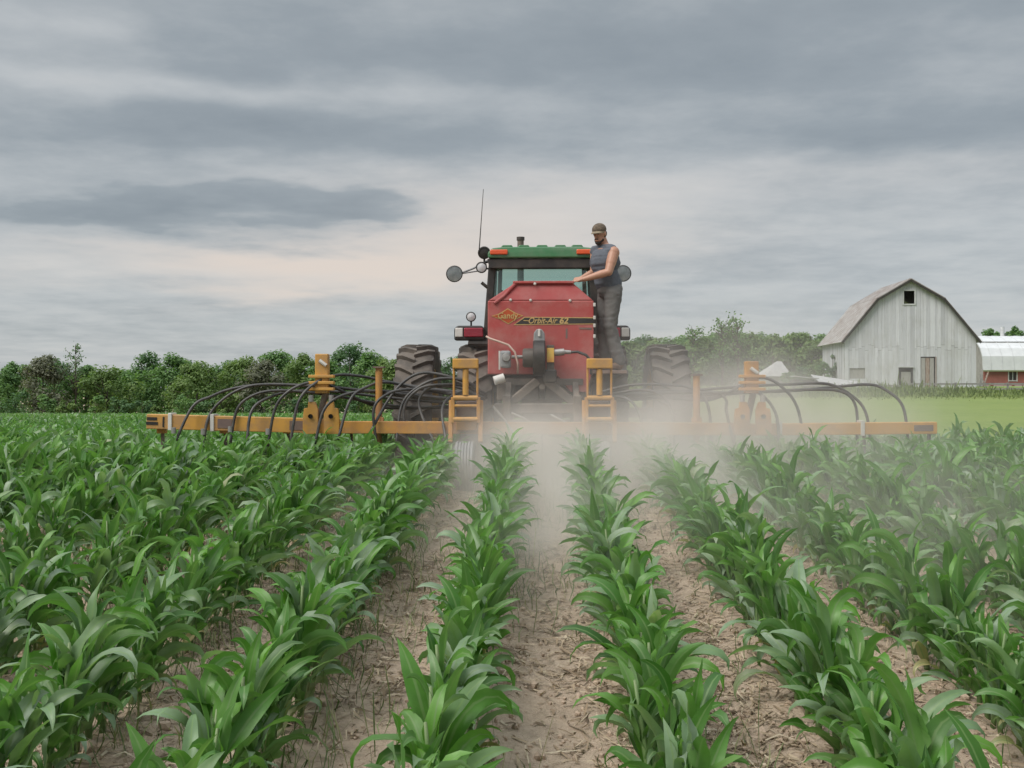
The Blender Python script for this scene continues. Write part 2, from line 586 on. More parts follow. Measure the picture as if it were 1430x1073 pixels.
def terrain(x, y):
    x, y = np.asarray(x, float), np.asarray(y, float)
    zl, zr = np.interp(y, *KL), np.interp(y, *KR)
    k = np.clip((x / np.maximum(y, 12) + .02) / .15, 0, 1)
    k = k * k * (3 - 2 * k)
    return zl * (1 - k) + zr * k


def tz(x, y):
    return float(terrain(x, y))


def corn_edge(y):
    """corn grows left of this line beyond 17 m"""
    return 2.0 + (y - 17) * .06


def build_ground():
    # coarse far sheet with a fine near sheet cut into the same grid lines
    xs = np.unique(np.concatenate([-np.geomspace(5.2, 3000, 60), np.arange(-5.2, 6.21, .045), np.geomspace(6.2, 3000, 60)]))
    ys = np.unique(np.concatenate([np.array([-60, -20, -8, -3, 0.]), np.arange(1.5, 13, .05), np.geomspace(13, 4500, 110)]))
    X, Y = np.meshgrid(xs, ys)
    Z = terrain(X, Y)
    near = np.clip((16 - Y) / 6, 0, 1) * np.clip((7.5 - np.abs(X)) / 2, 0, 1)
    rp = (X - ROW0 - RS * Y) / ROWSP
    ridge = np.cos(rp * 2 * np.pi)
    Z = Z + near * (.018 * ridge + .05 * (fbm(X * 2.2, Y * 2.2, 3, 3) - .5) + .045 * (fbm(X * 9, Y * 9, 11, 3) - .5))
    nx, ny = len(xs), len(ys)
    idx = np.arange(nx * ny).reshape(ny, nx)
    F = np.stack([idx[:-1, :-1], idx[:-1, 1:], idx[1:, 1:], idx[1:, :-1]], -1).reshape(-1, 4)
    V = np.stack([X, Y, Z], -1).reshape(-1, 3)
    obj('ground', quad_mesh('ground', V, F, {}, M['soil']), kind='structure', label='dry pinkish brown field soil between the corn rows')
    # pasture: a sheet lying on the ground on the right, beyond the corn
    ys = np.concatenate([np.arange(17.6, 60, 1.2), np.geomspace(60, 400, 40)])
    us = np.linspace(0, 1, 40)
    Y, U = np.meshgrid(ys, us, indexing='ij')
    X = corn_edge(Y) + .3 + U * (Y * 1.3 + 20)
    Z = terrain(X, Y) + .06 + .05 * (fbm(X * .7, Y * .7, 5) - .5)
    ny, nx = Y.shape
    idx = np.arange(nx * ny).reshape(ny, nx)
    F = np.stack([idx[:-1, :-1], idx[:-1, 1:], idx[1:, 1:], idx[1:, :-1]], -1).reshape(-1, 4)
    obj('pasture', quad_mesh('pasture', np.stack([X, Y, Z], -1).reshape(-1, 3), F, {}, M['pasture']), kind='structure',
        label='light green mown pasture beyond the corn')


build_ground()

# ------------------------------------------------------------------ corn
def leaf_arrays(r, h0, az, e0, bend, L, W, segs, cross, twist, wave):
    s = np.linspace(0, 1, segs + 1)
    th = e0 - bend * s ** r.uniform(1.7, 3.6)
    ds = L / segs
    rr = np.concatenate([[0], np.cumsum(np.cos(th[:-1])) * ds]) + .008
    zz = h0 + np.concatenate([[0], np.cumsum(np.sin(th[:-1])) * ds])
    w = W * (1 - s ** 2.8) * (.55 + .45 * np.minimum(s / .3, 1))
    tw = twist * s
    fold = .55 - .40 * s
    ph1, ph2, k1 = r.uniform(0, 6.3), r.uniform(0, 6.3), r.uniform(9, 15)
    us = np.linspace(-1, 1, cross)
    V = np.zeros((segs + 1, cross, 3))
    for j, u in enumerate(us):
        lat = u * w / 2 * np.cos(fold)
        nor = abs(u) * w / 2 * np.sin(fold) + wave * u * u * np.sin(k1 * s + (ph1 if u < 0 else ph2)) * np.minimum(s * 4, 1) * (1 - s)
        la = lat * np.cos(tw) - nor * np.sin(tw)
        no = lat * np.sin(tw) + nor * np.cos(tw)
        V[:, j, 0] = rr - np.sin(th) * no
        V[:, j, 1] = la
        V[:, j, 2] = zz + np.cos(th) * no
    ca, sa = math.cos(az), math.sin(az)
    x, y = V[..., 0] * ca - V[..., 1] * sa, V[..., 0] * sa + V[..., 1] * ca
    V = np.stack([x, y, V[..., 2]], -1).reshape(-1, 3)
    idx = np.arange((segs + 1) * cross).reshape(segs + 1, cross)
    F = np.stack([idx[:-1, :-1], idx[1:, :-1], idx[1:, 1:], idx[:-1, 1:]], -1).reshape(-1, 4)
    mid = np.tile(np.abs(us), segs + 1) if cross > 2 else np.full((segs + 1) * cross, .6)
    return V, F, mid


def corn_plan(r, n=11):
    """parameters of one plant's leaves, lowest first"""
    base = r.uniform(0, 6.3)
    out = []
    for i in range(n):
        f = i / (n - 1)
        az = base + (i % 2) * math.pi + r.uniform(-.9, .9)
        h0 = .03 + .31 * f ** 1.05
        e0 = math.radians(50 + 33 * f + r.uniform(-18, 14))
        bend = math.radians((140 - 40 * f) + r.uniform(-80, 90))
        L = (.185 + .135 * math.sin(math.pi * min(.12 + .68 * f, 1))) * r.uniform(.72, 1.25)
        if i == n - 1: L *= .8
        W = (.036 + .033 * math.sin(math.pi * min(.1 + .74 * f, 1))) * r.uniform(.85, 1.2)
        tint = min(max(r.normal(.30 + .22 * f, .18), 0), .70)
        if r.random() < .62 - .5 * f: tint = r.uniform(.80, .90)          # sky sheen painted in as a pale dusty tint, mostly on lower leaves
        if i == 0 and r.random() < .4: tint = r.uniform(.93, 1.0)
        out.append((h0, az, e0, bend, L, W, r.uniform(-2.1, 2.1), r.uniform(.010, .026), tint))
    return out


NVAR = 22
plans = [corn_plan(np.random.default_rng(100 + i)) for i in range(NVAR)]


def merged_plant(plan, segs, cross, wide, seed, skip=1):
    r = np.random.default_rng(seed)
    Vs, Fs, Ms, Ts, b = [], [], [], [], 0
    for i, (h0, az, e0, bend, L, W, tw, wv, ti) in enumerate(plan[::-1][::skip]):
        V, F, mid = leaf_arrays(r, h0, az, e0, bend, L, W * wide, segs, cross, tw, wv)
        Vs.append(V); Fs.append(F + b); Ms.append(mid); Ts.append(np.full(len(V), ti)); b += len(V)
    return np.concatenate(Vs), np.concatenate(Fs), np.concatenate(Ms), np.concatenate(Ts)


def plant_spots():
    sp = []
    for k in range(-130, 60):
        c = ROW0 + k * ROWSP
        y = 1.1 + rng.uniform(0, .15)
        while y < 128:
            step = .105 if y < 40 else .34
            y += step * rng.uniform(.75, 1.25)
            x = c + RS * y + rng.normal(0, .018)
            if abs(x) > .56 * y + 1.2: continue
            if y > 17 and x > corn_edge(y): continue
            if rng.random() < .03: continue
            sp.append((x, y))
    return np.array(sp)


def build_corn():
    sp = plant_spots()
    x, y = sp[:, 0], sp[:, 1]
    z = terrain(x, y)
    # keep the wheels' tracks and the ground under the wheels free
    u = x - .3556 - RS * (y - 12.7)
    track = (y > 13.2) & (y < 19.5) & ((np.abs(np.abs(u) - .86) < .27) | (np.abs(np.abs(u) - 1.64) < .27))
    gauge = (y > 12.0) & (y < 13.0) & ((np.abs(np.abs(u) - .80) < .18))
    keep = ~(track | gauge)
    x, y, z = x[keep], y[keep], z[keep]
    px = CX + x / y * FPX
    py_top = HY + (CAMZ - z - .6) / y * FPX
    inview = (px > -60) & (px < 1490) & (py_top < 1050) & (y > 1.7)
    order = np.argsort(np.where(inview, y, 1e9))
    singles = order[:300]
    rest = np.ones(len(x), bool)
    rest[singles] = False
    big = 0.87 + .34 * fbm(x * .9, y * .9, 21) + rng.normal(0, .11, len(x))
    rot = rng.uniform(0, 2 * math.pi, len(x))
    # --- individual plants with their leaves
    parts = []
    for vi, plan in enumerate(plans):
        r = np.random.default_rng(500 + vi)
        leaves = []
        for i, (h0, az, e0, bend, L, W, tw, wv, ti) in enumerate(plan):
            V, F, mid = leaf_arrays(r, h0, az, e0, bend, L, W, 10, 5, tw, wv)
            leaves.append(quad_mesh('leaf', V, F, {'tint': np.full(len(V), ti), 'mid': mid}, M['corn']))
        mb = MB().tube([(0, 0, -.05), (0, 0, .15), (0, .004, .30), (0, .006, .44)], [.014, .013, .010, .005], 7)
        so = mb.build('stalk', M['stalk'], None, smooth='all')
        sm = so.data
        bpy.data.objects.remove(so)
        parts.append((sm, leaves))
    rowk = np.rint((x - RS * y - ROW0) / ROWSP).astype(int)
    for q, i in enumerate(singles):
        e = empty('corn_plant', (x[i], y[i], z[i]), rot[i])
        e.rotation_euler = (rng.normal(0, .08), rng.normal(0, .08), rot[i])
        s = float(big[i])
        e.scale = (s, s, s * float(rng.uniform(.94, 1.08)))
        k = int(rowk[i])
        if k <= -2: lb, gr = 'young corn plant in the outer rows on the hedgerow side of the bare middle strip', 'hedgerow side'
        elif k == -1: lb, gr = 'young corn plant in the second row from the bare middle strip, on the hedgerow side', 'second row on the hedgerow side'
        elif k == 0: lb, gr = 'young corn plant in the row leading to the yellow tower under the tail lamp', 'row leading to the tail lamp'
        elif k == 1: lb, gr = 'young corn plant in the row leading to the yellow tower under the person', 'row leading to the person'
        elif k == 2: lb, gr = 'young corn plant in the second row from the bare middle strip, on the barn side', 'second row on the barn side'
        else: lb, gr = 'young corn plant in the outer rows on the barn side of the bare middle strip', 'barn side'
        tag(e, lb, 'corn plant', 'corn plants, ' + gr)
        sm, leaves = parts[int(rng.integers(NVAR))]
        obj('stalk', sm, e)
        for lm in leaves: obj('leaf', lm, e)
    # --- all the others as one field
    VV, FF, TT, MM, base = [], [], [], [], 0
    for lo, hi, segs, cross, wide, skip in ((0, 15, 7, 3, 1.0, 1), (15, 42, 5, 2, 1.05, 1), (42, 200, 4, 2, 1.9, 2)):
        var = [merged_plant(p, segs, cross, wide, 900 + j, skip) for j, p in enumerate(plans)]
        sel = np.where(rest & (y >= lo) & (y < hi))[0]
        pick = rng.integers(0, NVAR, len(sel))
        for j in range(NVAR):
            ids = sel[pick == j]
            if not len(ids): continue
            V, F, mid, ti = var[j]
            c, s_, b = np.cos(rot[ids])[:, None], np.sin(rot[ids])[:, None], big[ids][:, None]
            X = (V[None, :, 0] * c - V[None, :, 1] * s_) * b + x[ids][:, None]
            Y = (V[None, :, 0] * s_ + V[None, :, 1] * c) * b + y[ids][:, None]
            Z = V[None, :, 2] * b + z[ids][:, None]
            VV.append(np.stack([X, Y, Z], -1).reshape(-1, 3))
            n = len(V)
            FF.append((F[None] + (np.arange(len(ids)) * n)[:, None, None]).reshape(-1, 4) + base)
            base += n * len(ids)
            TT.append((ti[None] + rng.uniform(-.06, .04, len(ids))[:, None]).clip(0, 1).ravel())
            MM.append(np.tile(mid, len(ids)))
    me = quad_mesh('corn_field', np.concatenate(VV), np.concatenate(FF), {'tint': np.concatenate(TT), 'mid': np.concatenate(MM)}, M['corn'])
    tag(obj('corn_field', me), 'dense rows of young corn stretching back to the far trees', 'corn', kind='stuff')


build_corn()

# ------------------------------------------------------------------ ground litter
def strips(n, xy, z, length, width, lift, bendz, tint, yaw, droop=None):
    """n little bent strips (3 cross-lines each)"""
    V = np.zeros((n, 6, 3))
    cx, sy = np.cos(yaw), np.sin(yaw)
    for k, s in enumerate((-.5, 0.05, .5)):
        curl = bendz * (1 - (2 * s) ** 2)
        px_ = xy[:, 0] + s * length * cx - curl * .8 * sy
        py_ = xy[:, 1] + s * length * sy + curl * .8 * cx
        w = width * (1 if k == 1 else .55)
        V[:, 2 * k, 0] = px_ - sy * w; V[:, 2 * k, 1] = py_ + cx * w
        V[:, 2 * k + 1, 0] = px_ + sy * w; V[:, 2 * k + 1, 1] = py_ - cx * w
        V[:, 2 * k, 2] = V[:, 2 * k + 1, 2] = z + lift * (s + .5) + np.abs(curl) * .35
        V[:, 2 * k + 1, 2] += width * .5
    F = np.array([[0, 1, 3, 2], [2, 3, 5, 4]])
    F = (F[None] + (np.arange(n) * 6)[:, None, None]).reshape(-1, 4)
    return V.reshape(-1, 3), F, np.repeat(tint, 6)


def near_z(x, y):
    near = np.clip((16 - y) / 6, 0, 1)
    rp = (x - ROW0 - RS * y) / ROWSP
    return terrain(x, y) + near * (.018 * np.cos(rp * 2 * np.pi) + .05 * (fbm(x * 2.2, y * 2.2, 3, 3) - .5) + .045 * (fbm(x * 9, y * 9, 11, 3) - .5))


def build_litter():
    n = 60000
    y = 2.6 + 9.5 * rng.random(n) ** 1.25
    x = (rng.random(n) * 2 - 1) * (.52 * y + .4)
    keep = fbm(x * 1.3, y * 1.3, 40, 3) > rng.uniform(.18, .66, n)
    x, y = x[keep], y[keep]
    n = len(x)
    V, F, T = strips(n, np.stack([x, y], -1), near_z(x, y) + .004, rng.gamma(2.2, .026, n) + .015, rng.uniform(.0018, .0075, n),
                     np.abs(rng.normal(0, .016, n)), rng.normal(0, .022, n), rng.beta(1.8, 1.7, n), rng.uniform(0, 6.3, n))
    tag(obj('crop_residue', quad_mesh('crop_residue', V, F, {'tint': T}, M['straw'])), 'dry tan straw and leaf scraps scattered on the soil', 'residue', kind='stuff')
    # clods
    bm = bmesh.new()
    bmesh.ops.create_icosphere(bm, subdivisions=1, radius=1)
    bv = np.array([v.co[:] for v in bm.verts]); bf = np.array([[v.index for v in f.verts] for f in bm.faces])
    bm.free()
    n = 9000
    y = 2.6 + 9 * rng.random(n) ** 1.2
    x = (rng.random(n) * 2 - 1) * (.5 * y + .3)
    r = rng.gamma(2.0, .0036, n) + .003
    jit = bv[None] * (1 + rng.uniform(-.3, .3, (n, len(bv), 1)))
    V = jit * r[:, None, None] * rng.uniform(.6, 1.2, (n, 1, 3)) + np.stack([x, y, near_z(x, y) + r * .25], -1)[:, None]
    F = (bf[None] + (np.arange(n) * len(bv))[:, None, None]).reshape(-1, 3)
    tag(obj('soil_clods', quad_mesh('soil_clods', V.reshape(-1, 3), F, {}, M['clod'], False)), 'small dry crumbs of soil between the corn rows', 'soil', kind='stuff')
    # thin weeds, mostly along the rows and on the left
    n = 40000
    k = rng.integers(-9, 9, n)
    y = 2.4 + 9 * rng.random(n) ** 1.2
    x = ROW0 + k * ROWSP + RS * y + rng.normal(0, .19, n)
    keep = (fbm(x * 1.3, y * 1.3, 60, 3) > np.where(x < -.6, rng.uniform(.3, .62, n), rng.uniform(.4, .72, n))) & (np.abs(x) < .55 * y)
    x, y = x[keep], y[keep]
    n = len(x)
    V, F, T = strips(n, np.stack([x, y], -1), near_z(x, y) - .004, rng.uniform(.03, .10, n), rng.uniform(.0015, .0045, n),
                     rng.gamma(3, .035, n), rng.normal(0, .02, n), rng.random(n), rng.uniform(0, 6.3, n))
    tag(obj('weeds', quad_mesh('weeds', V, F, {'tint': T}, M['weed'])), 'thin grassy weeds growing at the feet of the corn', 'weeds', kind='stuff')


build_litter()

# ------------------------------------------------------------------ trees
def crown_arrays(r, H, rad, z0, n, size, lobes, airy=.75, top=1.0):
    """leaf clumps spread over many lobes; returns verts, quads, tint (tree-local)"""
    cs = []
    for i in range(lobes):
        a, f = r.uniform(0, 6.3), r.random() ** .8
        zc = z0 + (H - z0) * f * .92
        prof = math.sin(math.pi * min(.16 + .80 * f, 1)) ** .7
        rr = rad * prof * r.uniform(.25, .85)
        cs.append((rr * math.cos(a), rr * math.sin(a), zc, rad * r.uniform(.24, .42) * (1.15 - .45 * f), r.uniform(-.22, .22)))
    cs = np.array(cs)
    pick = r.integers(0, lobes, n)
    d = r.normal(size=(n, 3))
    d /= np.linalg.norm(d, axis=1)[:, None]
    rho = r.random(n) ** .45 * airy / .75
    C = cs[pick, :3] + d * (cs[pick, 3] * rho)[:, None] * np.array([1, 1, .85])
    C[:, 2] = np.maximum(C[:, 2], .15)
    nn = d * .8 + np.array([0, 0, .7]) + r.normal(0, .45, (n, 3))    # leaves face outwards and up
    nn /= np.linalg.norm(nn, axis=1)[:, None]
    a = np.cross(nn, r.normal(size=(n, 3))); a /= np.linalg.norm(a, axis=1)[:, None]
    b = np.cross(nn, a)
    s = size * r.uniform(.5, 1.3, n)[:, None]
    V = np.stack([C - a * s, C - b * s * .5 + a * s * .1, C + a * s, C + b * s * .6 - a * s * .1], 1).reshape(-1, 3)
    F = np.arange(4 * n).reshape(n, 4)
    T = np.repeat((.45 + cs[pick, 4] + r.normal(0, .14, n)).clip(0, 1), 4)
    return V, F, T


def make_tree(name, x, y, H, rad, mat, label, group, n=2600, size=.20, z0f=.12, lobes=26, airy=.75, trunk_r=.14, limbs=5, cat='tree', seed=None):
    r = np.random.default_rng(int(seed if seed is not None else abs(x * 131 + y * 17)) + 3)
    e = empty(name, (x, y, tz(x, y)), r.uniform(0, 6.3))
    V, F, T = crown_arrays(r, H, rad, H * z0f, n, size, lobes, airy)
    obj('crown', quad_mesh('crown', V, F, {'tint': T}, mat, False), e)
    mb = MB()
    top = Vector((r.normal(0, .15), r.normal(0, .15), H * .8))
    mb.tube([(0, 0, -.3), (r.normal(0, .08), r.normal(0, .08), H * .3), top], [trunk_r, trunk_r * .75, trunk_r * .2], 7)
    for i in range(limbs):
        a = r.uniform(0, 6.3)
        h = H * r.uniform(.2, .6)
        L = rad * r.uniform(.5, .9)
        mb.tube([(0, 0, h), (math.cos(a) * L * .5, math.sin(a) * L * .5, h + L * .45), (math.cos(a) * L, math.sin(a) * L, h + L * r.uniform(.5, 1.0))],
                [trunk_r * .45, trunk_r * .28, trunk_r * .08], 5)
    mb.build('trunk', M['bark'], e, smooth='all')
    tag(e, label, cat, group)
    return e


def twig_tree(name, x, y, H, rad, label, mat, group=None, n=500):
    """a thin-topped tree: bare twigs with a little foliage"""
    r = np.random.default_rng(int(abs(x * 91 + y)))
    e = empty(name, (x, y, tz(x, y)))
    mb = MB()
    mb.tube([(0, 0, -.3), (.1, 0, H * .4), (0, .1, H * .97)], [.12, .08, .015], 6)
    tips = []
    for i in range(46):
        h = H * r.uniform(.3, .95)
        a, L = r.uniform(0, 6.3), rad * r.uniform(.4, 1.0) * (1.15 - h / H * .7)
        p1 = Vector((math.cos(a) * L * .5, math.sin(a) * L * .5, h + L * .55))
        p2 = Vector((math.cos(a) * L, math.sin(a) * L, h + L * r.uniform(.9, 1.5)))
        mb.tube([(0, 0, h), p1, p2], [.05, .03, .015], 4)
        tips.append((p1 + p2) / 2); tips.append(p2)
    mb.build('trunk', M['bark'], e, smooth='all')
    tp = np.array([t[:] for t in tips])
    C = tp[r.integers(0, len(tp), n)] + r.normal(0, .22, (n, 3))
    a = r.normal(size=(n, 3)); a /= np.linalg.norm(a, axis=1)[:, None]
    b = np.cross(a, r.normal(size=(n, 3))); b /= np.linalg.norm(b, axis=1)[:, None]
    V = np.stack([C - a * .13, C - b * .08, C + a * .13, C + b * .08], 1).reshape(-1, 3)
    obj('crown', quad_mesh('crown', V, np.arange(4 * n).reshape(n, 4), {'tint': np.repeat(r.random(n), 4)}, mat, False), e)
    return tag(e, label, 'tree', group)


def build_trees():
    LB = {'a': ('hedgerow_tree', 'rounded mid green tree in the hedgerow beyond the corn', 'tree_a'),
          'b': ('hedgerow_tree', 'tall dark green tree in the hedgerow beyond the corn', 'tree_b'),
          'c': ('hedgerow_tree', 'pale green bushy tree in the hedgerow beyond the corn', 'tree_c'),
          'g': ('hedgerow_tree', 'greyish thin-leaved tree in the hedgerow beyond the corn', 'tree_g')}
    G = 'trees of the far hedgerow'
    UNIQ = {490: 'tallest dark tree rising behind the parking post and hinge tower', 205: 'dark tree standing highest above the end of the yellow toolbar', 62: 'grey dying tree left of the bare twiggy treetop in the hedgerow',
            385: 'broad green tree just outside the hinge tower of the toolbar', 365: 'grey thin-leaved tree behind the arching hoses of the toolbar wing', 75: 'dark tree standing just behind the grey dying tree'}
    UNIQ[62] = 'grey dying tree beside the bare twiggy treetop in the hedgerow'
    # (photo column, top row, kind, half width in px, distance)
    line = [(-30, 505, 'a', 42, 128), (22, 506, 'a', 36, 132), (62, 498, 'g', 34, 126), (75, 502, 'b', 40, 140), (120, 512, 'a', 34, 130), (150, 514, 'c', 40, 126),
            (205, 491, 'b', 34, 138), (238, 494, 'a', 36, 134), (180, 516, 'a', 38, 132), (275, 506, 'c', 40, 126), (300, 510, 'a', 34, 134), (262, 501, 'b', 28, 140), (340, 499, 'c', 40, 128),
            (330, 503, 'b', 36, 138), (385, 489, 'a', 40, 134), (365, 503, 'g', 36, 126), (420, 494, 'c', 34, 130), (452, 500, 'a', 34, 128), (490, 481, 'b', 42, 138), (470, 492, 'b', 34, 142),
            (520, 492, 'a', 34, 132), (545, 500, 'c', 36, 128), (590, 496, 'a', 38, 132), (632, 498, 'b', 36, 134), (675, 494, 'a', 36, 130), (720, 490, 'c', 36, 130), (765, 486, 'a', 38, 130)]
    for px, py, k, hw, D in line:
        p = world_at(px, py, D)
        z = tz(p.x, D)
        H = (p.z - z) * 1.02
        nm, lb, mt = LB[k]
        lb = UNIQ.get(px, lb)
        make_tree(nm, p.x, D, H, hw / FPX * D * 1.15, M[mt], lb, G, n=4200, size=.21, z0f=.04, lobes=34, airy=.8 if k != 'g' else .95)
    r = np.random.default_rng(77)
    Vs, Ts = [], []
    n = 34000
    X = r.uniform(-82, 22, n); Y = r.uniform(143, 152, n)
    top = 5.0 + 2.2 * (fbm(X * .16, X * 0, 91, 3) - .3)
    h = top * r.random(n) ** .8
    C = np.stack([X, Y, terrain(X, Y) + h], -1)
    nn = np.array([0, -.6, .7]) + r.normal(0, .5, (n, 3)); nn /= np.linalg.norm(nn, axis=1)[:, None]
    a_ = np.cross(nn, r.normal(size=(n, 3))); a_ /= np.linalg.norm(a_, axis=1)[:, None]
    b_ = np.cross(nn, a_)
    sz = .26 * r.uniform(.5, 1.3, n)[:, None]
    V = np.stack([C - a_ * sz, C - b_ * sz * .55, C + a_ * sz, C + b_ * sz * .55], 1).reshape(-1, 3)
    tint = np.repeat((fbm(X * .5, h * .8, 17, 3) + r.normal(0, .1, n)).clip(0, 1), 4)
    tag(obj('distant_wood', quad_mesh('distant_wood', V, np.arange(4 * n).reshape(n, 4), {'tint': tint}, M['tree_a'], False)), 'dim mass of woodland behind the hedgerow trees', 'wood', kind='stuff')
    # low bushes at the hedgerow's foot
    for px, py, hw, k in [(30, 545, 26, 'b'), (92, 556, 13, 'c'), (135, 552, 20, 'a'), (200, 556, 18, 'b'), (218, 565, 9, 'c'), (255, 552, 22, 'a'), (310, 558, 16, 'c'), (318, 566, 9, 'c'), (350, 556, 18, 'b'),
                          (60, 553, 20, 'a'), (165, 555, 20, 'b'), (285, 554, 20, 'b'), (385, 552, 22, 'a'), (415, 556, 18, 'b'), (448, 554, 18, 'c'), (500, 552, 24, 'b'), (560, 552, 26, 'a'), (610, 552, 26, 'b'), (0, 555, 20, 'a')]:
        D = 122.0
        p = world_at(px, py, D)
        H = p.z - tz(p.x, D)
        make_tree('hedge_bush', p.x, D, H, hw / FPX * D * 1.2, M['tree_' + k], {'a': 'low mid green bush', 'b': 'low dark green bush', 'c': 'low pale green bush'}[k] + " at the foot of the far hedgerow",
                  'bushes at the foot of the far hedgerow', n=900, size=.17, z0f=.02, lobes=10, trunk_r=.06, limbs=3, cat='bush')
    p = world_at(105, 485, 127)
    twig_tree('dead_tree', p.x, 127, p.z - tz(p.x, 127), 2.0, 'bare twiggy grey treetop poking above the far hedgerow', M['tree_b'])
    # right side, behind the dust and beside the barn
    G2 = 'trees behind the dust cloud'
    for px, py, k, hw, D in [(872, 478, 'a', 26, 98), (900, 472, 'b', 34, 104), (935, 474, 'a', 34, 98), (975, 470, 'c', 34, 96), (1010, 466, 'a', 36, 100), (1045, 466, 'c', 34, 97),
                             (1080, 470, 'c', 34, 94), (1115, 466, 'c', 34, 96), (1150, 468, 'a', 32, 99), (1130, 472, 'b', 28, 104), (830, 486, 'a', 32, 106),
                             (918, 474, 'c', 36, 101), (955, 472, 'a', 36, 103), (992, 468, 'a', 36, 105), (1028, 466, 'a', 36, 106), (1062, 468, 'a', 36, 103), (1098, 468, 'a', 36, 102), (885, 480, 'c', 34, 97), (1135, 476, 'c', 32, 93)]:
        p = world_at(px, py, D)
        H = (p.z - tz(p.x, D)) * 1.02
        lb = {'a': 'leafy mid green tree in the dusty wood beside the white barn', 'b': 'dark green tree in the dusty wood beside the white barn',
              'c': 'pale green tree in the dusty wood beside the white barn'}[k]
        make_tree('roadside_tree', p.x, D, H, hw / FPX * D * 1.15, M['tree_' + k], lb, G2, n=4600, size=.17, z0f=.02, lobes=38, airy=.85)
    for px, py in [(968, 458), (1008, 450), (1030, 447)]:
        p = world_at(px, py, 95)
        twig_tree('twiggy_tree', p.x, 95, p.z - tz(p.x, 95), 1.3, 'thin tree with bare twigs above the dusty wood', M['tree_a'], 'twiggy trees above the dusty wood', 420)
    for px, py, hw in [(1385, 454, 24), (1415, 453, 26), (1450, 456, 24)]:
        p = world_at(px, py, 112)
        make_tree('yard_tree', p.x, 112, p.z - tz(p.x, 112), hw / FPX * 112 * 1.1, M['tree_a'], 'green tree rising behind the white-roofed red barn', 'trees behind the red barn', n=2600, size=.18)
    # bushes against the barn and the yard
    for px, py, hw, D, k in [(1163, 492, 14, 78.0, 'b'), (1150, 505, 16, 77.0, 'a'), (1122, 512, 20, 80.0, 'b'), (1100, 520, 14, 82.0, 'a')]:
        p = world_at(px, py, D)
        make_tree('barn_bush', p.x, D, p.z - tz(p.x, D), hw / FPX * D, M['tree_' + k], 'tall bush growing against the white barn wall' if px > 1140 else 'bush between the small sheds and the barn',
                  'bushes by the barn', n=1300, size=.11, z0f=.02, lobes=14, trunk_r=.05, limbs=3, cat='bush')


build_trees()

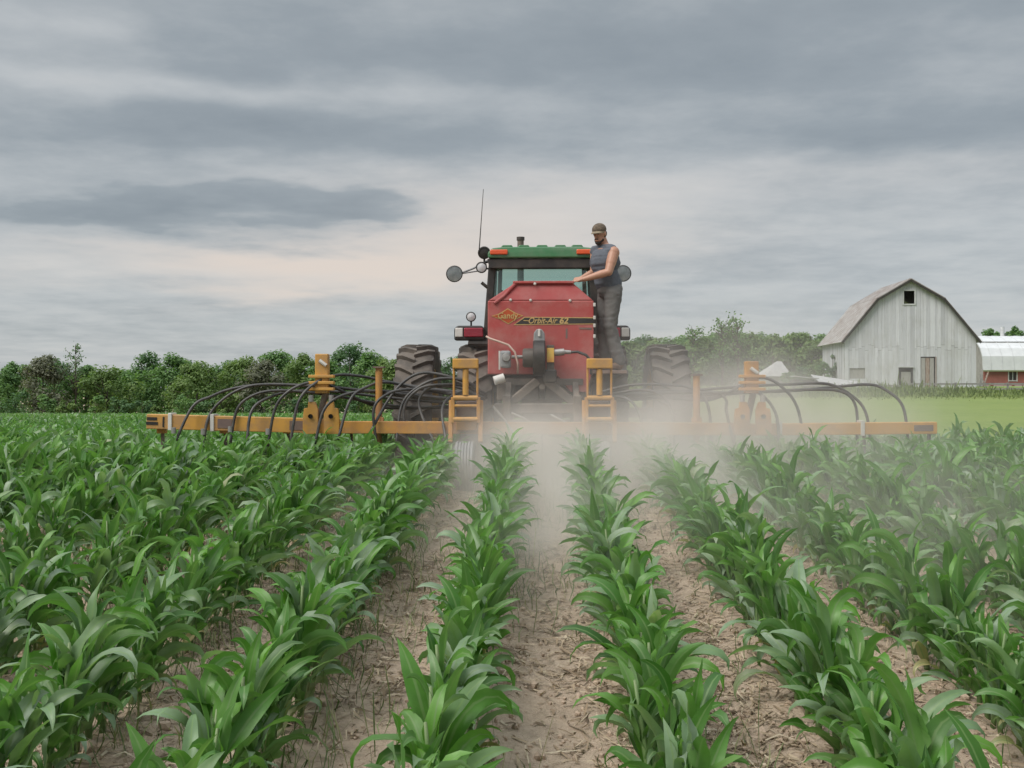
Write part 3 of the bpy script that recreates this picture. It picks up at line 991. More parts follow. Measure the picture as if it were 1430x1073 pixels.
# ------------------------------------------------------------------ farm buildings
def build_barn():
    D = 75.0
    c = world_at(1271, 545, D)
    zb = 1.83
    e = tag(empty('gambrel_barn', (c.x, D, zb), -.06), 'weathered white wooden barn with rusty gambrel roof behind the pasture', 'barn')
    HW, LN, HE, HB, UB, HA = 4.5, 6.8, 3.40, 6.2, 2.28, 7.55
    prof = lambda u: (HA - abs(u) * (HA - HB) / UB) if abs(u) < UB else (HB - (abs(u) - UB) * (HB - HE) / (HW - UB))
    openings = {'hay_opening': (-.42, .30, 5.85, 6.75), 'window': (-4.15, -3.1, .62, 1.35), 'stable_opening': (-.72, .12, .05, 1.33), 'side_door': (.72, 1.72, .0, 2.15)}
    openings = dict(sorted(openings.items(), key=lambda kv: kv[1][2]))
    r = np.random.default_rng(5)
    cuts = [-HW]
    while cuts[-1] < HW - .2: cuts.append(cuts[-1] + r.uniform(.20, .27))
    cuts[-1] = HW
    keepc = set()
    for a, b, _, _ in openings.values():
        for q in (a, b):
            cuts = [z_ for z_ in cuts if abs(z_ - q) > .09 or z_ in keepc] + [q]
            keepc.add(q)
    cuts = sorted(set(cuts))
    V, F, T = [], [], []
    for a, b in zip(cuts[:-1], cuts[1:]):
        if b - a < .02: continue
        m = (a + b) / 2
        segs = [(r.uniform(-.05, .05), None)]
        for (oa, ob, o0, o1) in openings.values():
            if oa - .01 < m < ob + .01:
                lo = segs.pop()
                if o0 > .1: segs.append((lo[0], o0))
                segs.append((o1, lo[1]))
        seam = r.uniform(2.6, 3.0) if abs(m) < 4.2 else 9
        fin = []
        for lo, hi in segs:
            top = hi if hi else min(prof(a + .01), prof(b - .01))
            if lo < seam < top and hi is None:
                fin += [(lo, seam - .015, None), (seam, None, True)]
            else:
                fin.append((lo, hi, None))
        for lo, hi, _ in fin:
            t0 = r.uniform(0, .022)
            g = .004
            ha, hb = (hi, hi) if hi else (prof(a + g) - .03, prof(b - g) - .03)
            base = len(V)
            for yy in (-t0, .03):
                V += [(a + g, yy, lo), (b - g, yy, lo), (b - g, yy, hb), (a + g, yy, ha)]
            F += [[base + i for i in q] for q in ((0, 1, 2, 3), (0, 4, 5, 1), (1, 5, 6, 2), (2, 6, 7, 3), (3, 7, 4, 0))]
            T += [float(np.clip(r.normal(.55, .28), 0, 1))] * 8
    tag(obj('gable_boards', quad_mesh('gable_boards', np.array(V), np.array(F), {'tint': np.array(T)}, M['barn_white'], False), e), kind='stuff')
    # dark backing of the boards with the openings left free: strips between the openings
    def wall(name, pts, mat):
        return pts
    mb = MB()
    rects = list(openings.values())
    us = sorted(set([-HW, HW, -UB, UB, 0.0] + [q for o in rects for q in o[:2]]))
    for a, b in zip(us[:-1], us[1:]):
        m = (a + b) / 2
        ys = [(0.0, None)]
        for (oa, ob, o0, o1) in rects:
            if oa <= m <= ob:
                lo = ys.pop()
                if o0 > lo[0] + .01: ys.append((lo[0], o0))
                ys.append((o1, None))
        for lo, hi in ys:
            ha, hb = (hi, hi) if hi else (prof(a) - .06, prof(b) - .06)
            mb.prism([(a, lo), (b, lo), (b, hb), (a, ha)], .032, .07)
    mb.build('gable_frame', M['barn_dark'], e)
    # other walls
    V, F, T = [], [], []
    for sx in (-1, 1):
        y0 = 0.03
        while y0 < LN:
            y1 = min(y0 + .24, LN)
            base = len(V)
            o = sx * (HW - .02 + r.uniform(0, .02))
            V += [(o, y0 + .008, 0), (o, y1 - .008, 0), (o, y1 - .008, HE - .02), (o, y0 + .008, HE - .02)]
            F.append([base, base + 1, base + 2, base + 3])
            T += [float(np.clip(r.normal(.5, .25), 0, 1))] * 4
            y0 = y1
    tag(obj('side_boards', quad_mesh('side_boards', np.array(V), np.array(F), {'tint': np.array(T)}, M['barn_white'], False), e), kind='stuff')
    mb = MB()
    for sx in (-1, 1): mb.box((sx * (HW - .08), LN / 2, HE / 2), (.06, LN - .2, HE))
    mb.prism([(-HW + .1, 0), (HW - .1, 0), (HW - .1, HE), (UB, HB - .08), (0, HA - .08), (-UB, HB - .08), (-HW + .1, HE)], LN - .06, LN)
    mb.build('back_wall', M['barn_dark'], e)
    MB().box((0, LN / 2, .02), (2 * HW - .3, LN - .3, .06)).build('floor', M['barn_dark'], e)
    # roof: two pitches each side
    ov, ve = .28, .40
    for sx in (-1, 1):
        for (ua, ha, ub, hb, nm) in ((0, HA, UB, HB, 'upper_roof'), (UB, HB, HW + .24, HE - .22, 'lower_roof')):
            a, b = Vector((sx * ua, 0, ha)), Vector((sx * ub, 0, hb))
            d = (b - a).normalized()
            nrm = Vector((-d.z * sx, 0, d.x * sx)) if sx > 0 else Vector((d.z, 0, -d.x))
            if nrm.z < 0: nrm = -nrm
            th = .07
            mb = MB()
            q = [a, b + d * .06, b + d * .06 + nrm * th, a + nrm * th]
            mb.prism([(p.x, p.z) for p in q], -ov, LN + ov)
            ro = mb.build(nm, M['barn_roof'], e)
            rb = MB()
            y0 = -ov + .15
            while y0 < LN + ov:
                rb.bar(a + nrm * (th + .008) + Vector((0, y0, 0)), b + nrm * (th + .008) + Vector((0, y0, 0)), .05, .025, up=nrm)
                y0 += .62
            tag(rb.build('seams', M['barn_roof'], ro), kind='stuff')
    # verge boards along the gable
    for sx in (-1, 1):
        for (ua, ha, ub, hb) in ((0, HA, UB, HB), (UB, HB, HW + .24, HE - .22)):
            MB().bar((sx * ua, -ov - .016, ha - .08), (sx * ub, -ov - .016, hb - .08), .03, .16, up=(0, 0, 1)).build('verge_board', M['barn_dark'], e)
    # hay opening frame, window and doors
    def frame(o, w, mat, name, sill=True):
        a, b, lo, hi = o
        f = MB()
        f.box((a - w / 2, -.035, (lo + hi) / 2), (w, .03, hi - lo + 2 * w))
        f.box((b + w / 2, -.035, (lo + hi) / 2), (w, .03, hi - lo + 2 * w))
        f.box(((a + b) / 2, -.036, hi + w / 2), (b - a - .004, .03, w))
        if sill: f.box(((a + b) / 2, -.036, lo - w / 2), (b - a - .004, .03, w))
        return f.build(name, mat, e)
    frame(openings['hay_opening'], .10, M['trim'], 'hay_opening_frame')
    frame(openings['stable_opening'], .07, M['barn_dark'], 'stable_door_frame', False)
    MB().box((-.30, -.10, 1.44), (1.1, .10, .07)).build('drip_board', M['trim'], e)
    MB().box((-.28, .06, .62), (.66, .03, .95)).build('stable_door', M['door_grey'], e)
    MB().box((-3.62, .06, .98), (1.02, .03, .72)).build('window_shutter', M['door_grey'], e)
    for q, mt in ((0.90, 'door_grey'), (1.20, 'door_brown'), (1.50, 'door_grey')):
        MB().box((q, .045, 1.04), (.27, .04, 2.05)).build('door_plank', M[mt], e)
    MB().box((1.75, -.04, 1.05), (.05, .05, 2.2)).build('door_post', M['door_brown'], e)


build_barn()


def build_red_barn():
    D = 84.0
    c = world_at(1374, 545, D)
    zb = 2.05
    e = tag(empty('red_barn', (c.x, D, zb), .0), 'long red barn with curved white metal roof beside the white barn', 'barn')
    LN, W = 15.0, 7.0
    pts = []
    for i in range(13):                                   # gothic arch from the near eave over the ridge to the far eave
        f = i / 12
        a = f * math.pi
        pts.append((W / 2 - (W / 2 + .35) * math.cos(a), 1.25 + 2.75 * math.sin(a) ** .75))
    pts[0] = (-.35, 1.15); pts[-1] = (W + .35, 1.15)
    inner = [(W / 2 + (y - W / 2) * .975, z - .10) for y, z in pts]
    mb = MB()
    for i in range(12):
        q = [pts[i], pts[i + 1], inner[i + 1], inner[i]]
        mb.prism([(y, z) for y, z in q], -.2, LN, axes=(1, 2, 0))
    ro = mb.build('roof', M['white_roof'], e, smooth=False)
    sb = MB()
    sb.bar((-.2, pts[3][0] - .02, pts[3][1] + .03), (LN, pts[3][0] - .02, pts[3][1] + .03), .06, .06)
    sb.build('roof_batten', M['grey'], ro)
    for x in np.arange(.4, LN, .9):
        rb = MB().tube([(x, y - .02 * (1 if y < W / 2 else -1), z + .01) for y, z in pts[:8]], .02, 5)
        rb.build('roof_seam', M['white_roof'], ro)
    wins = [(1.95, 2.55), (5.2, 5.8), (8.4, 9.0), (11.5, 12.1)]
    wb = MB()
    x0 = 0.0
    for a, b in wins:
        wb.box(((x0 + a) / 2, .06, .55), (a - x0, .12, 1.2))
        wb.box(((a + b) / 2, .06, .16), (b - a, .12, .42)); wb.box(((a + b) / 2, .06, 1.08), (b - a, .12, .14))
        x0 = b
    wb.box(((x0 + LN) / 2, .06, .55), (LN - x0, .12, 1.2))
    wb.build('wall', M['red_wall'], e)
    mb = MB()
    mb.prism([(.13, 0)] + [(max(min(y, W - .05), .13), z - .12) for y, z in pts] + [(W - .05, 0)], 0.0, .1, axes=(1, 2, 0))
    mb.prism([(.13, 0)] + [(max(min(y, W - .05), .13), z - .12) for y, z in pts] + [(W - .05, 0)], LN - .25, LN - .1, axes=(1, 2, 0))
    mb.box((LN / 2, W - .1, .6), (LN - .2, .1, 1.2))
    mb.build('gable_wall', M['door_grey'], e)
    for a, b in wins:
        w = MB()
        w.box((a - .03, -.02, .70), (.07, .05, .86)); w.box((b + .03, -.02, .70), (.07, .05, .86))
        w.box(((a + b) / 2, -.021, 1.10), (b - a - .005, .05, .07)); w.box(((a + b) / 2, -.021, .33), (b - a - .005, .05, .07))
        w.box(((a + b) / 2, -.015, .70), (.04, .03, .70))
        f = w.build('window', M['trim'], e)
        MB().box(((a + b) / 2, .09, .69), (b - a, .02, .64)).build('pane', M['barn_dark'], f)
    MB().tube([(3.05, W / 2, 3.9), (3.05, W / 2, 4.75)], .16, 10).build('vent_pipe', M['trim'], e, smooth=True)


build_red_barn()


def build_sheds():
    D = 84.0
    c = world_at(1079, 545, D)
    zb = tz(c.x, D)
    e = tag(empty('small_shed', (c.x, D, zb), .25), 'small shed with pale hipped roof standing below the dusty trees', 'shed')
    MB().box((0, 0, .35), (1.75, 1.6, .9)).build('wall', M['door_grey'], e)
    mb = MB()
    mb.add([(-1.15, -1.05, .80), (1.15, -1.05, .80), (1.15, 1.05, .80), (-1.15, 1.05, .80), (.35, 0, 2.0), (.75, 0, 2.0)],
           [(0, 1, 5, 4), (1, 2, 5), (2, 3, 4, 5), (3, 0, 4), (0, 3, 2, 1)])
    mb.build('roof', M['shed_roof'], e)
    D = 70.0
    c = world_at(1180, 545, D)
    zb = tz(c.x, D) - .1
    e = tag(empty('lean_to_shed', (c.x, D, zb), .0), 'low lean-to with long pale sloping roof before the white barn', 'shed')
    mb = MB()
    mb.add([(-1.9, -1.0, .55), (2.0, -1.0, .12), (2.0, 1.2, .55), (-1.9, 1.2, 1.15), (-1.9, -1.0, .62), (2.0, -1.0, .19), (2.0, 1.2, .62), (-1.9, 1.2, 1.22)],
           [(0, 1, 2, 3), (4, 7, 6, 5), (0, 4, 5, 1), (1, 5, 6, 2), (2, 6, 7, 3), (3, 7, 4, 0)])
    mb.build('roof', M['shed_roof'], e)
    mb = MB()
    mb.prism([(-.9, -.1), (1.1, -.1), (1.1, 1.1), (-.9, .56)], -1.84, -1.76, axes=(1, 2, 0))
    mb.prism([(-1.8, -.1), (1.9, -.1), (1.9, .10), (-1.8, .50)], -.88, -.82)
    mb.build('wall', M['door_grey'], e)
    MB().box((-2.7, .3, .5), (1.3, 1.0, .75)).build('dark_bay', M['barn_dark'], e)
    MB().bar((-3.5, -.3, 1.08), (-1.95, -.3, .92), 1.3, .06).build('bay_roof', M['shed_roof'], e)
    # scrap timber leaning between the two barns
    for i, (px, lean) in enumerate([(1369, .25), (1373, .5), (1378, -.4)]):
        c = world_at(px, 545, 79.0)
        zb = tz(c.x, 79.0)
        o = MB().bar((0, 0, .02), (lean, .25, 1.35 - .2 * i), .14, .04).build('loose_board', M['door_grey' if i != 1 else 'door_brown'])
        o.location = (c.x, 79.0, zb)
        tag(o, 'old board leaning in the gap between the two barns', 'board', 'boards leaning between the barns')


build_sheds()


def build_fence():
    # low board fence along the far side of the pasture
    for k, (D, pa, pb, yt) in enumerate([(66.0, 1090, 1262, 0), (68.0, 1262, 1480, 0)]):
        a, b = world_at(pa, 545, D), world_at(pb, 545, D)
        n = max(2, int((b.x - a.x) / 2.6))
        e = tag(empty('board_fence', (a.x, D, tz(a.x, D))), ['grey board fence below the lean-to shed', 'grey board fence below the two barns'][k], 'fence')
        L = b.x - a.x
        z0 = tz(a.x, D)
        for i in range(n + 1):
            xx = L * i / n
            MB().box((xx, 0, tz(a.x + xx, D) - z0 + .25), (.10, .10, .85)).build('post', M['fence_wood'], e)
        for i in range(n):
            for h in (.28, .58):
                x0, x1 = L * i / n + .055, L * (i + 1) / n - .055
                MB().bar((x0, -.07, tz(a.x + x0, D) - z0 + h), (x1, -.07, tz(a.x + x1, D) - z0 + h + random.uniform(-.03, .03)), .03, .11).build('rail', M['fence_wood'], e)
    # rough grass along the fence and over the pasture
    n = 26000
    y = np.where(rng.random(n) < 1.1, rng.normal(65, 2.8, n), 19 + 46 * rng.random(n))
    y = np.clip(y, 18.2, 74)
    x = y * rng.uniform(.10, .56, n)
    ok = x > corn_edge(y) + .4
    x, y = x[ok], y[ok]
    n = len(x)
    tall = np.exp(-((y - 64) / 4) ** 2)
    h = rng.gamma(3, .016, n) * (1 + 7 * tall * fbm(x * .3, y * .3, 8))
    V, F, T = strips(n, np.stack([x, y], -1), terrain(x, y) + .03, .05 + h * .6, rng.uniform(.010, .03, n) * (1 + .6 * tall), h * 1.2, rng.normal(0, .03, n),
                     (rng.random(n) * .5 + .5 - .6 * tall).clip(0, 1), rng.uniform(0, 6.3, n))
    tag(obj('pasture_grass', quad_mesh('pasture_grass', V, F, {'tint': T}, M['grass'])), 'rough grass growing over the pasture and along its fence', 'grass', kind='stuff')


build_fence()

# ------------------------------------------------------------------ tractor
YAW = -RS
AX_D = 14.3                                              # rear axle
ZG = .47


def conv(origin):
    Mi = (Matrix.Translation(origin) @ Matrix.Rotation(YAW, 4, 'Z')).inverted()
    return lambda px, py, D: Mi @ world_at(px, py, D)


RX90 = Matrix.Rotation(math.radians(90), 4, 'Y')          # local z -> x axis


def add_wheel(parent, u, v, r, w, rim_r, lugs, name='wheel', dish=1):
    e = empty(name, (u, v, r - .03))
    e.parent = parent
    prof = [(rim_r, -w * .40), (rim_r + (r - rim_r) * .45, -w * .50), (r * .90, -w * .48), (r * .935, -w * .40), (r * .945, -w * .2), (r * .95, 0)]
    prof = prof + [(a, -b) for a, b in prof[-2::-1]]
    MB().lathe(prof, 56, RX90).build('tyre', M['rubber'], e, smooth=True)
    lb = MB()
    for k in range(lugs):
        for s in (-1, 1):
            a0 = 2 * math.pi * (k + (.5 if s > 0 else 0)) / lugs
            sw = .85 / lugs * 2 * math.pi
            secs = []
            for q in range(4):                            # chevron bar from the shoulder to the middle, swept round the tyre
                f = q / 3
                xx = s * (w * .50 * (1 - f) - .01 * f)
                ang = a0 - sw * .75 * f
                rr_in = r * (.87 if q == 0 else .93)
                secs.append((xx, ang, rr_in, r * (.965 if q == 0 else 1.0)))
            vs, fs = [], []
            da = .036 / r * 1.1
            for xx, ang, ri, ro in secs:
                for (aa, rad) in ((ang - da, ri), (ang + da, ri), (ang + da * .7, ro), (ang - da * .7, ro)):
                    vs.append((xx, rad * math.sin(aa), rad * math.cos(aa)))
            for q in range(3):
                for k2 in range(4):
                    fs.append((q * 4 + k2, q * 4 + (k2 + 1) % 4, q * 4 + 4 + (k2 + 1) % 4, q * 4 + 4 + k2))
            fs += [(0, 1, 2, 3), (12, 15, 14, 13)]
            lb.add(vs, fs)
    tag(lb.build('tread_lugs', M['rubber'], e), kind='stuff')
    d = .06
    prof = [(rim_r + .02, -w * .42), (rim_r - .02, -w * .36), (rim_r - .03, -.02), (rim_r * .55, d), (.12, d), (.12, d + .06), (.02, d + .06)]
    MB().lathe(prof, 32, RX90).lathe([(rim_r + .02, w * .42), (rim_r - .02, w * .36), (rim_r - .03, .0)], 32, RX90).build('rim', M['rim'], e, smooth=True)
    return e


def build_tractor():
    X0 = .3556 + RS * (AX_D - 12.7)
    org = Vector((X0, AX_D, ZG))
    T = tag(empty('tractor', org, YAW), 'green row-crop tractor with dual rear wheels pulling the yellow toolbar', 'tractor')
    c = conv(org)
    for u in (-1.64, -.86, .86, 1.64):
        add_wheel(T, u, 0, .91, .49 if abs(u) > 1 else .46, .56, 24)
    for u in (-.84, .84):
        add_wheel(T, u, 2.85, .68, .36, .40, 20)
    MB().tube([(-1.9, 0, .88), (1.9, 0, .88)], .07, 14).build('rear_axle', M['dark'], T, smooth=True)
    MB().box((0, 2.85, .62), (1.5, .16, .18)).build('front_axle', M['dark'], T, bevel=.02)
    mb = MB()
    mb.box((0, -.05, .95), (.52, .8, .62)); mb.box((0, 1.0, .92), (.44, 1.5, .5)); mb.box((0, 2.6, .86), (.5, 1.8, .36))
    mb.build('chassis', M['dark'], T, bevel=.03)
    # hood
    mb = MB()
    mb.prism([(-.40, 1.0), (.40, 1.0), (.40, 1.75), (.33, 1.93), (.2, 2.0), (-.2, 2.0), (-.33, 1.93), (-.40, 1.75)], 1.30, 3.65)
    mb.build('hood', M['green'], T, bevel=.03)
    MB().box((0, 3.68, 1.4), (.62, .05, .7)).build('grille', M['black'], T, bevel=.01)
    # exhaust stack on the hood
    p = c(727, 333, 16.4)
    mb = MB().tube([(p.x, p.y, 1.9), (p.x, p.y, 2.6)], .085, 14).tube([(p.x, p.y, 2.55), (p.x, p.y, p.z)], .05, 14)
    ex = mb.build('exhaust_stack', M['dark'], T, smooth=True)
    MB().tube([(p.x, p.y, p.z - .03), (p.x, p.y, p.z + .02)], .062, 14).build('rain_cap', M['black'], ex, smooth=True)
    # cab: floor, pillars, glass
    hw = .69
    zf, zt = 1.25, 2.86
    MB().box((0, .58, 1.2), (1.3, 1.3, .12)).build('cab_floor', M['black'], T, bevel=.02)
    base = MB()
    base.box((0, -.08, 1.45), (1.36, .06, .42))
    base.build('cab_rear_panel', M['black'], T, bevel=.01)
    for s in (-1, 1):
        MB().bar((s * .775, -.10, 1.28), (s * .655, -.10, zt), .10, .09, up=(0, 1, 0)).build('rear_pillar', M['black'], T, bevel=.015)
        MB().bar((s * .66, 1.24, 1.28), (s * .60, 1.16, zt + .08), .06, .06, up=(0, 1, 0)).build('front_pillar', M['black'], T, bevel=.01)
        MB().bar((s * .72, .62, 1.28), (s * .645, .62, zt), .05, .05, up=(0, 1, 0)).build('door_pillar', M['black'], T, bevel=.01)
        g = MB()
        g.add([(s * .745, -.04, 1.30), (s * .69, 1.20, 1.30), (s * .63, 1.12, zt), (s * .655, -.04, zt)], [(0, 1, 2, 3)])
        g.build('side_window', M['glass'], T)
    MB().add([(-.72, -.105, 1.66), (.72, -.105, 1.66), (.60, -.105, zt - .05), (-.60, -.105, zt - .05)], [(0, 1, 2, 3)]).build('rear_window', M['glass'], T)
    MB().add([(-.64, 1.23, 1.45), (.64, 1.23, 1.45), (.58, 1.15, zt + .08), (-.58, 1.15, zt + .08)], [(0, 1, 2, 3)]).build('windscreen', M['glass'], T)
    # window seals that show as thin dark lines
    MB().tube([(-.58, -.125, 1.70), (-.53, -.125, 2.50)], .012, 8).build('wiper_arm', M['black'], T, smooth=True)
    mb = MB()
    mb.box((-.02, .55, 1.85), (.46, .14, .85), Matrix.Rotation(-.12, 3, 'X')); mb.box((-.02, .80, 1.5), (.48, .5, .14)); mb.box((-.02, .8, 1.35), (.2, .3, .25))
    mb.box((-.02, .50, 2.40), (.30, .10, .40))
    mb.build('seat', M['seat'], T, bevel=.04)
    MB().box((.36, 1.0, 2.48), (.34, .05, .12)).build('monitor', M['black'], T, bevel=.01)
    MB().tube([(.36, 1.05, 2.45), (.40, 1.12, 1.9), (.42, 1.12, 1.3)], .018, 8).build('monitor_arm', M['black'], T, smooth=True)
    mb = MB()
    mb.tube([(0, 1.1, 1.3), (0, .98, 1.95)], .03, 8)
    mb.lathe([(.18 + .014 * math.cos(a), .014 * math.sin(a)) for a in np.linspace(0, 2 * math.pi, 9)[:-1]], 24,
             Matrix.Translation((0, .96, 1.98)) @ Matrix.Rotation(.5, 4, 'X'), closed=True)
    mb.build('steering_wheel', M['black'], T, smooth=True)
    # roof: visor band, green cap with low ribs
    mb = MB()
    mb.prism([(-.72, 2.905), (.72, 2.905), (.69, 2.775), (-.69, 2.775)], -.24, -.12)
    for q in (-1, 1): mb.prism([(-.24, 2.905), (1.35, 2.95), (1.35, 2.91), (-.11, 2.80)], *sorted((q * .60, q * .69)), axes=(1, 2, 0))
    mb.build('visor', M['black'], T, bevel=.012)
    mb = MB()
    mb.add([(-.705, -.27, 2.91), (.705, -.27, 2.91), (.715, -.27, 2.975), (.66, -.26, 3.04), (.5, -.24, 3.06), (-.5, -.24, 3.06), (-.66, -.26, 3.04), (-.715, -.27, 2.975),
            (-.69, 1.45, 2.955), (.69, 1.45, 2.955), (.69, 1.47, 2.99), (.64, 1.42, 3.05), (.5, 1.40, 3.07), (-.5, 1.40, 3.07), (-.64, 1.42, 3.05), (-.69, 1.47, 2.99)],
           [tuple(range(8)), tuple(range(8, 16))[::-1]] + [(i, i + 8, (i + 1) % 8 + 8, (i + 1) % 8) for i in range(8)])
    rf = mb.build('roof', M['green'], T, bevel=.03)
    for x in (-.46, -.24, 0.0, .24, .46):
        MB().prism([(x - .085, 3.055), (x + .085, 3.055), (x + .06, 3.088), (x - .06, 3.088)], -.20, 1.35).build('rib', M['green'], rf, bevel=.008)
    for s in (-1, 1):
        MB().box((s * .565, -.28, 2.985), (.23, .03, .065)).build('roof_marker', M['amber'], T, bevel=.012)
    # lamps and mirrors, both sides of the roof
    for s in (-1, 1):
        L = empty('work_lamp', (s * .765, -.10, 3.0))
        L.parent = T
        MB().lathe([(.02, -.07), (.06, -.06), (.085, .0), (.085, .035), (.07, .04)], 18, Matrix.Rotation(math.radians(100), 4, 'X')).build('housing', M['black'], L, smooth=True)
        MB().lathe([(.072, .030), (.02, .040), (.001, .04)], 18, Matrix.Rotation(math.radians(100), 4, 'X')).build('lens', M['black'], L, smooth=True)
        MB().tube([(0, 0, -.08), (0, .02, -.20), (-s * .10, .05, -.22)], .014, 7).build('bracket', M['black'], L, smooth=True)
        L2 = empty('flood_lamp', (s * .80, -.13, 2.80))
        L2.parent = T
        MB().lathe([(.02, -.08), (.065, -.05), (.075, .0), (.075, .03), (.062, .034)], 18, Matrix.Rotation(math.radians(90), 4, 'X')).build('housing', M['black'], L2, smooth=True)
        MB().lathe([(.062, .026), (.03, .038), (.001, .04)], 18, Matrix.Rotation(math.radians(90), 4, 'X')).build('lens', M['lens'], L2, smooth=True)
        MB().tube([(-s * .02, 0, .06), (-s * .09, .02, .08)], .016, 7).build('bracket', M['black'], L2, smooth=True)
        m = empty('mirror', (s * (1.165 if s < 0 else 1.07), -.05, 2.725))
        m.parent = T
        MB().lathe([(.02, -.05), (.08, -.04), (.108, -.01), (.112, .012), (.10, .018)], 24, Matrix.Rotation(math.radians(90), 4, 'X')).build('shell', M['black'], m, smooth=True)
        MB().lathe([(.101, .014), (.06, .018), (.001, .020)], 24, Matrix.Rotation(math.radians(90), 4, 'X')).build('glass_face', M['mirror'], m, smooth=True)
        mb = MB().tube([(-s * .10, .03, .02), (-s * .25, .06, .08), (-s * .44, .10, .19)], .013, 7).tube([(-s * .10, .03, .01), (-s * .34, .06, .05), (-s * .42, .08, .14)], .010, 7)
        mb.build('arm', M['grey'], m, smooth=True)
    MB().tube([(-.80, -.14, 2.60), (-.70, -.12, 2.52)], .022, 8).build('grab_handle', M['black'], T, smooth=True)
    a, b = c(669, 352, 14.25), c(675, 264, 14.25)
    MB().tube([a, (a + b) / 2, b], [.009, .006, .004], 6).build('antenna', M['black'], T, smooth=True)
    # fenders with tail-lamp boxes
    for s in (-1, 1):
        mb = MB()
        n = 12
        pts_o = [(-math.cos(q) * 1.0, .88 + math.sin(q) * 1.0) for q in np.linspace(1.12, 2.2, n)]
        pts_i = [(y * .965, .88 + (z - .88) * .965) for y, z in pts_o]
        for i in range(n - 1):
            mb.prism([pts_o[i], pts_o[i + 1], pts_i[i + 1], pts_i[i]], *sorted((s * .56, s * .96)), axes=(1, 2, 0))
        mb.build('fender', M['black'], T)
        B = empty('tail_lamp', (s * .945, -.33, 1.93))
        B.parent = T
        MB().prism([(-.20, -.10), (.20, -.10), (.20, .05), (.16, .09), (-.16, .09), (-.20, .05)], -.02, .18).build('housing', M['black'], B, bevel=.02)
        MB().box((s * .135, -.024, 0), (.10, .02, .12)).build('side_marker', M['pale'], B, bevel=.01)
        MB().box((-s * .055, -.028, .0), (.25, .03, .12)).build('lens', M['lens_red'], B, bevel=.012)
        W = empty('fender_lamp', (s * .93, -.25, 2.14))
        W.parent = T
        MB().lathe([(.02, -.06), (.055, -.03), (.066, .0), (.066, .02), (.055, .025)], 18, Matrix.Rotation(math.radians(90), 4, 'X')).build('housing', M['black'], W, smooth=True)
        MB().lathe([(.055, .02), (.03, .03), (.001, .033)], 18, Matrix.Rotation(math.radians(90), 4, 'X')).build('lens', M['lens'], W, smooth=True)
        MB().tube([(0, 0, -.05), (0, .02, -.14)], .012, 7).build('stem', M['black'], W, smooth=True)
    # three-point hitch
    for s in (-1, 1):
        MB().bar((s * .34, -.30, .62), (s * .42, -1.42, .70), .06, .09).build('lift_link', M['dark'], T, bevel=.01)
        MB().bar((s * .36, -.35, 1.15), (s * .39, -.85, .68), .05, .05).build('lift_rod', M['dark'], T, bevel=.01)
    MB().tube([(0, -.42, 1.10), (0, -1.35, 1.22)], .035, 10).build('top_link', M['dark'], T, smooth=True)


build_tractor()

# ------------------------------------------------------------------ toolbar
BAR_D = 12.7
ORG = Vector((.3556, BAR_D, .48))
lc = conv(ORG)


def text_part(name, body, size, mat, parent, loc, shear=.25, bold=.006, sx=1.0):
    cu = bpy.data.curves.new(name, 'FONT')
    cu.body = body
    cu.size = size
    cu.shear = shear
    cu.offset = bold
    cu.align_x, cu.align_y = 'CENTER', 'CENTER'
    cu.extrude = .0012
    cu.resolution_u = 3
    o = bpy.data.objects.new(name, cu)
    COL.objects.link(o)
    dg = bpy.context.evaluated_depsgraph_get()
    me = bpy.data.meshes.new_from_object(o.evaluated_get(dg))
    bpy.data.objects.remove(o)
    me.materials.clear()
    me.materials.append(mat)
    q = obj(name, me, parent)
    q.location = loc
    q.rotation_euler = (math.radians(90), 0, 0)
    q.scale = (sx, 1, 1)
    return q


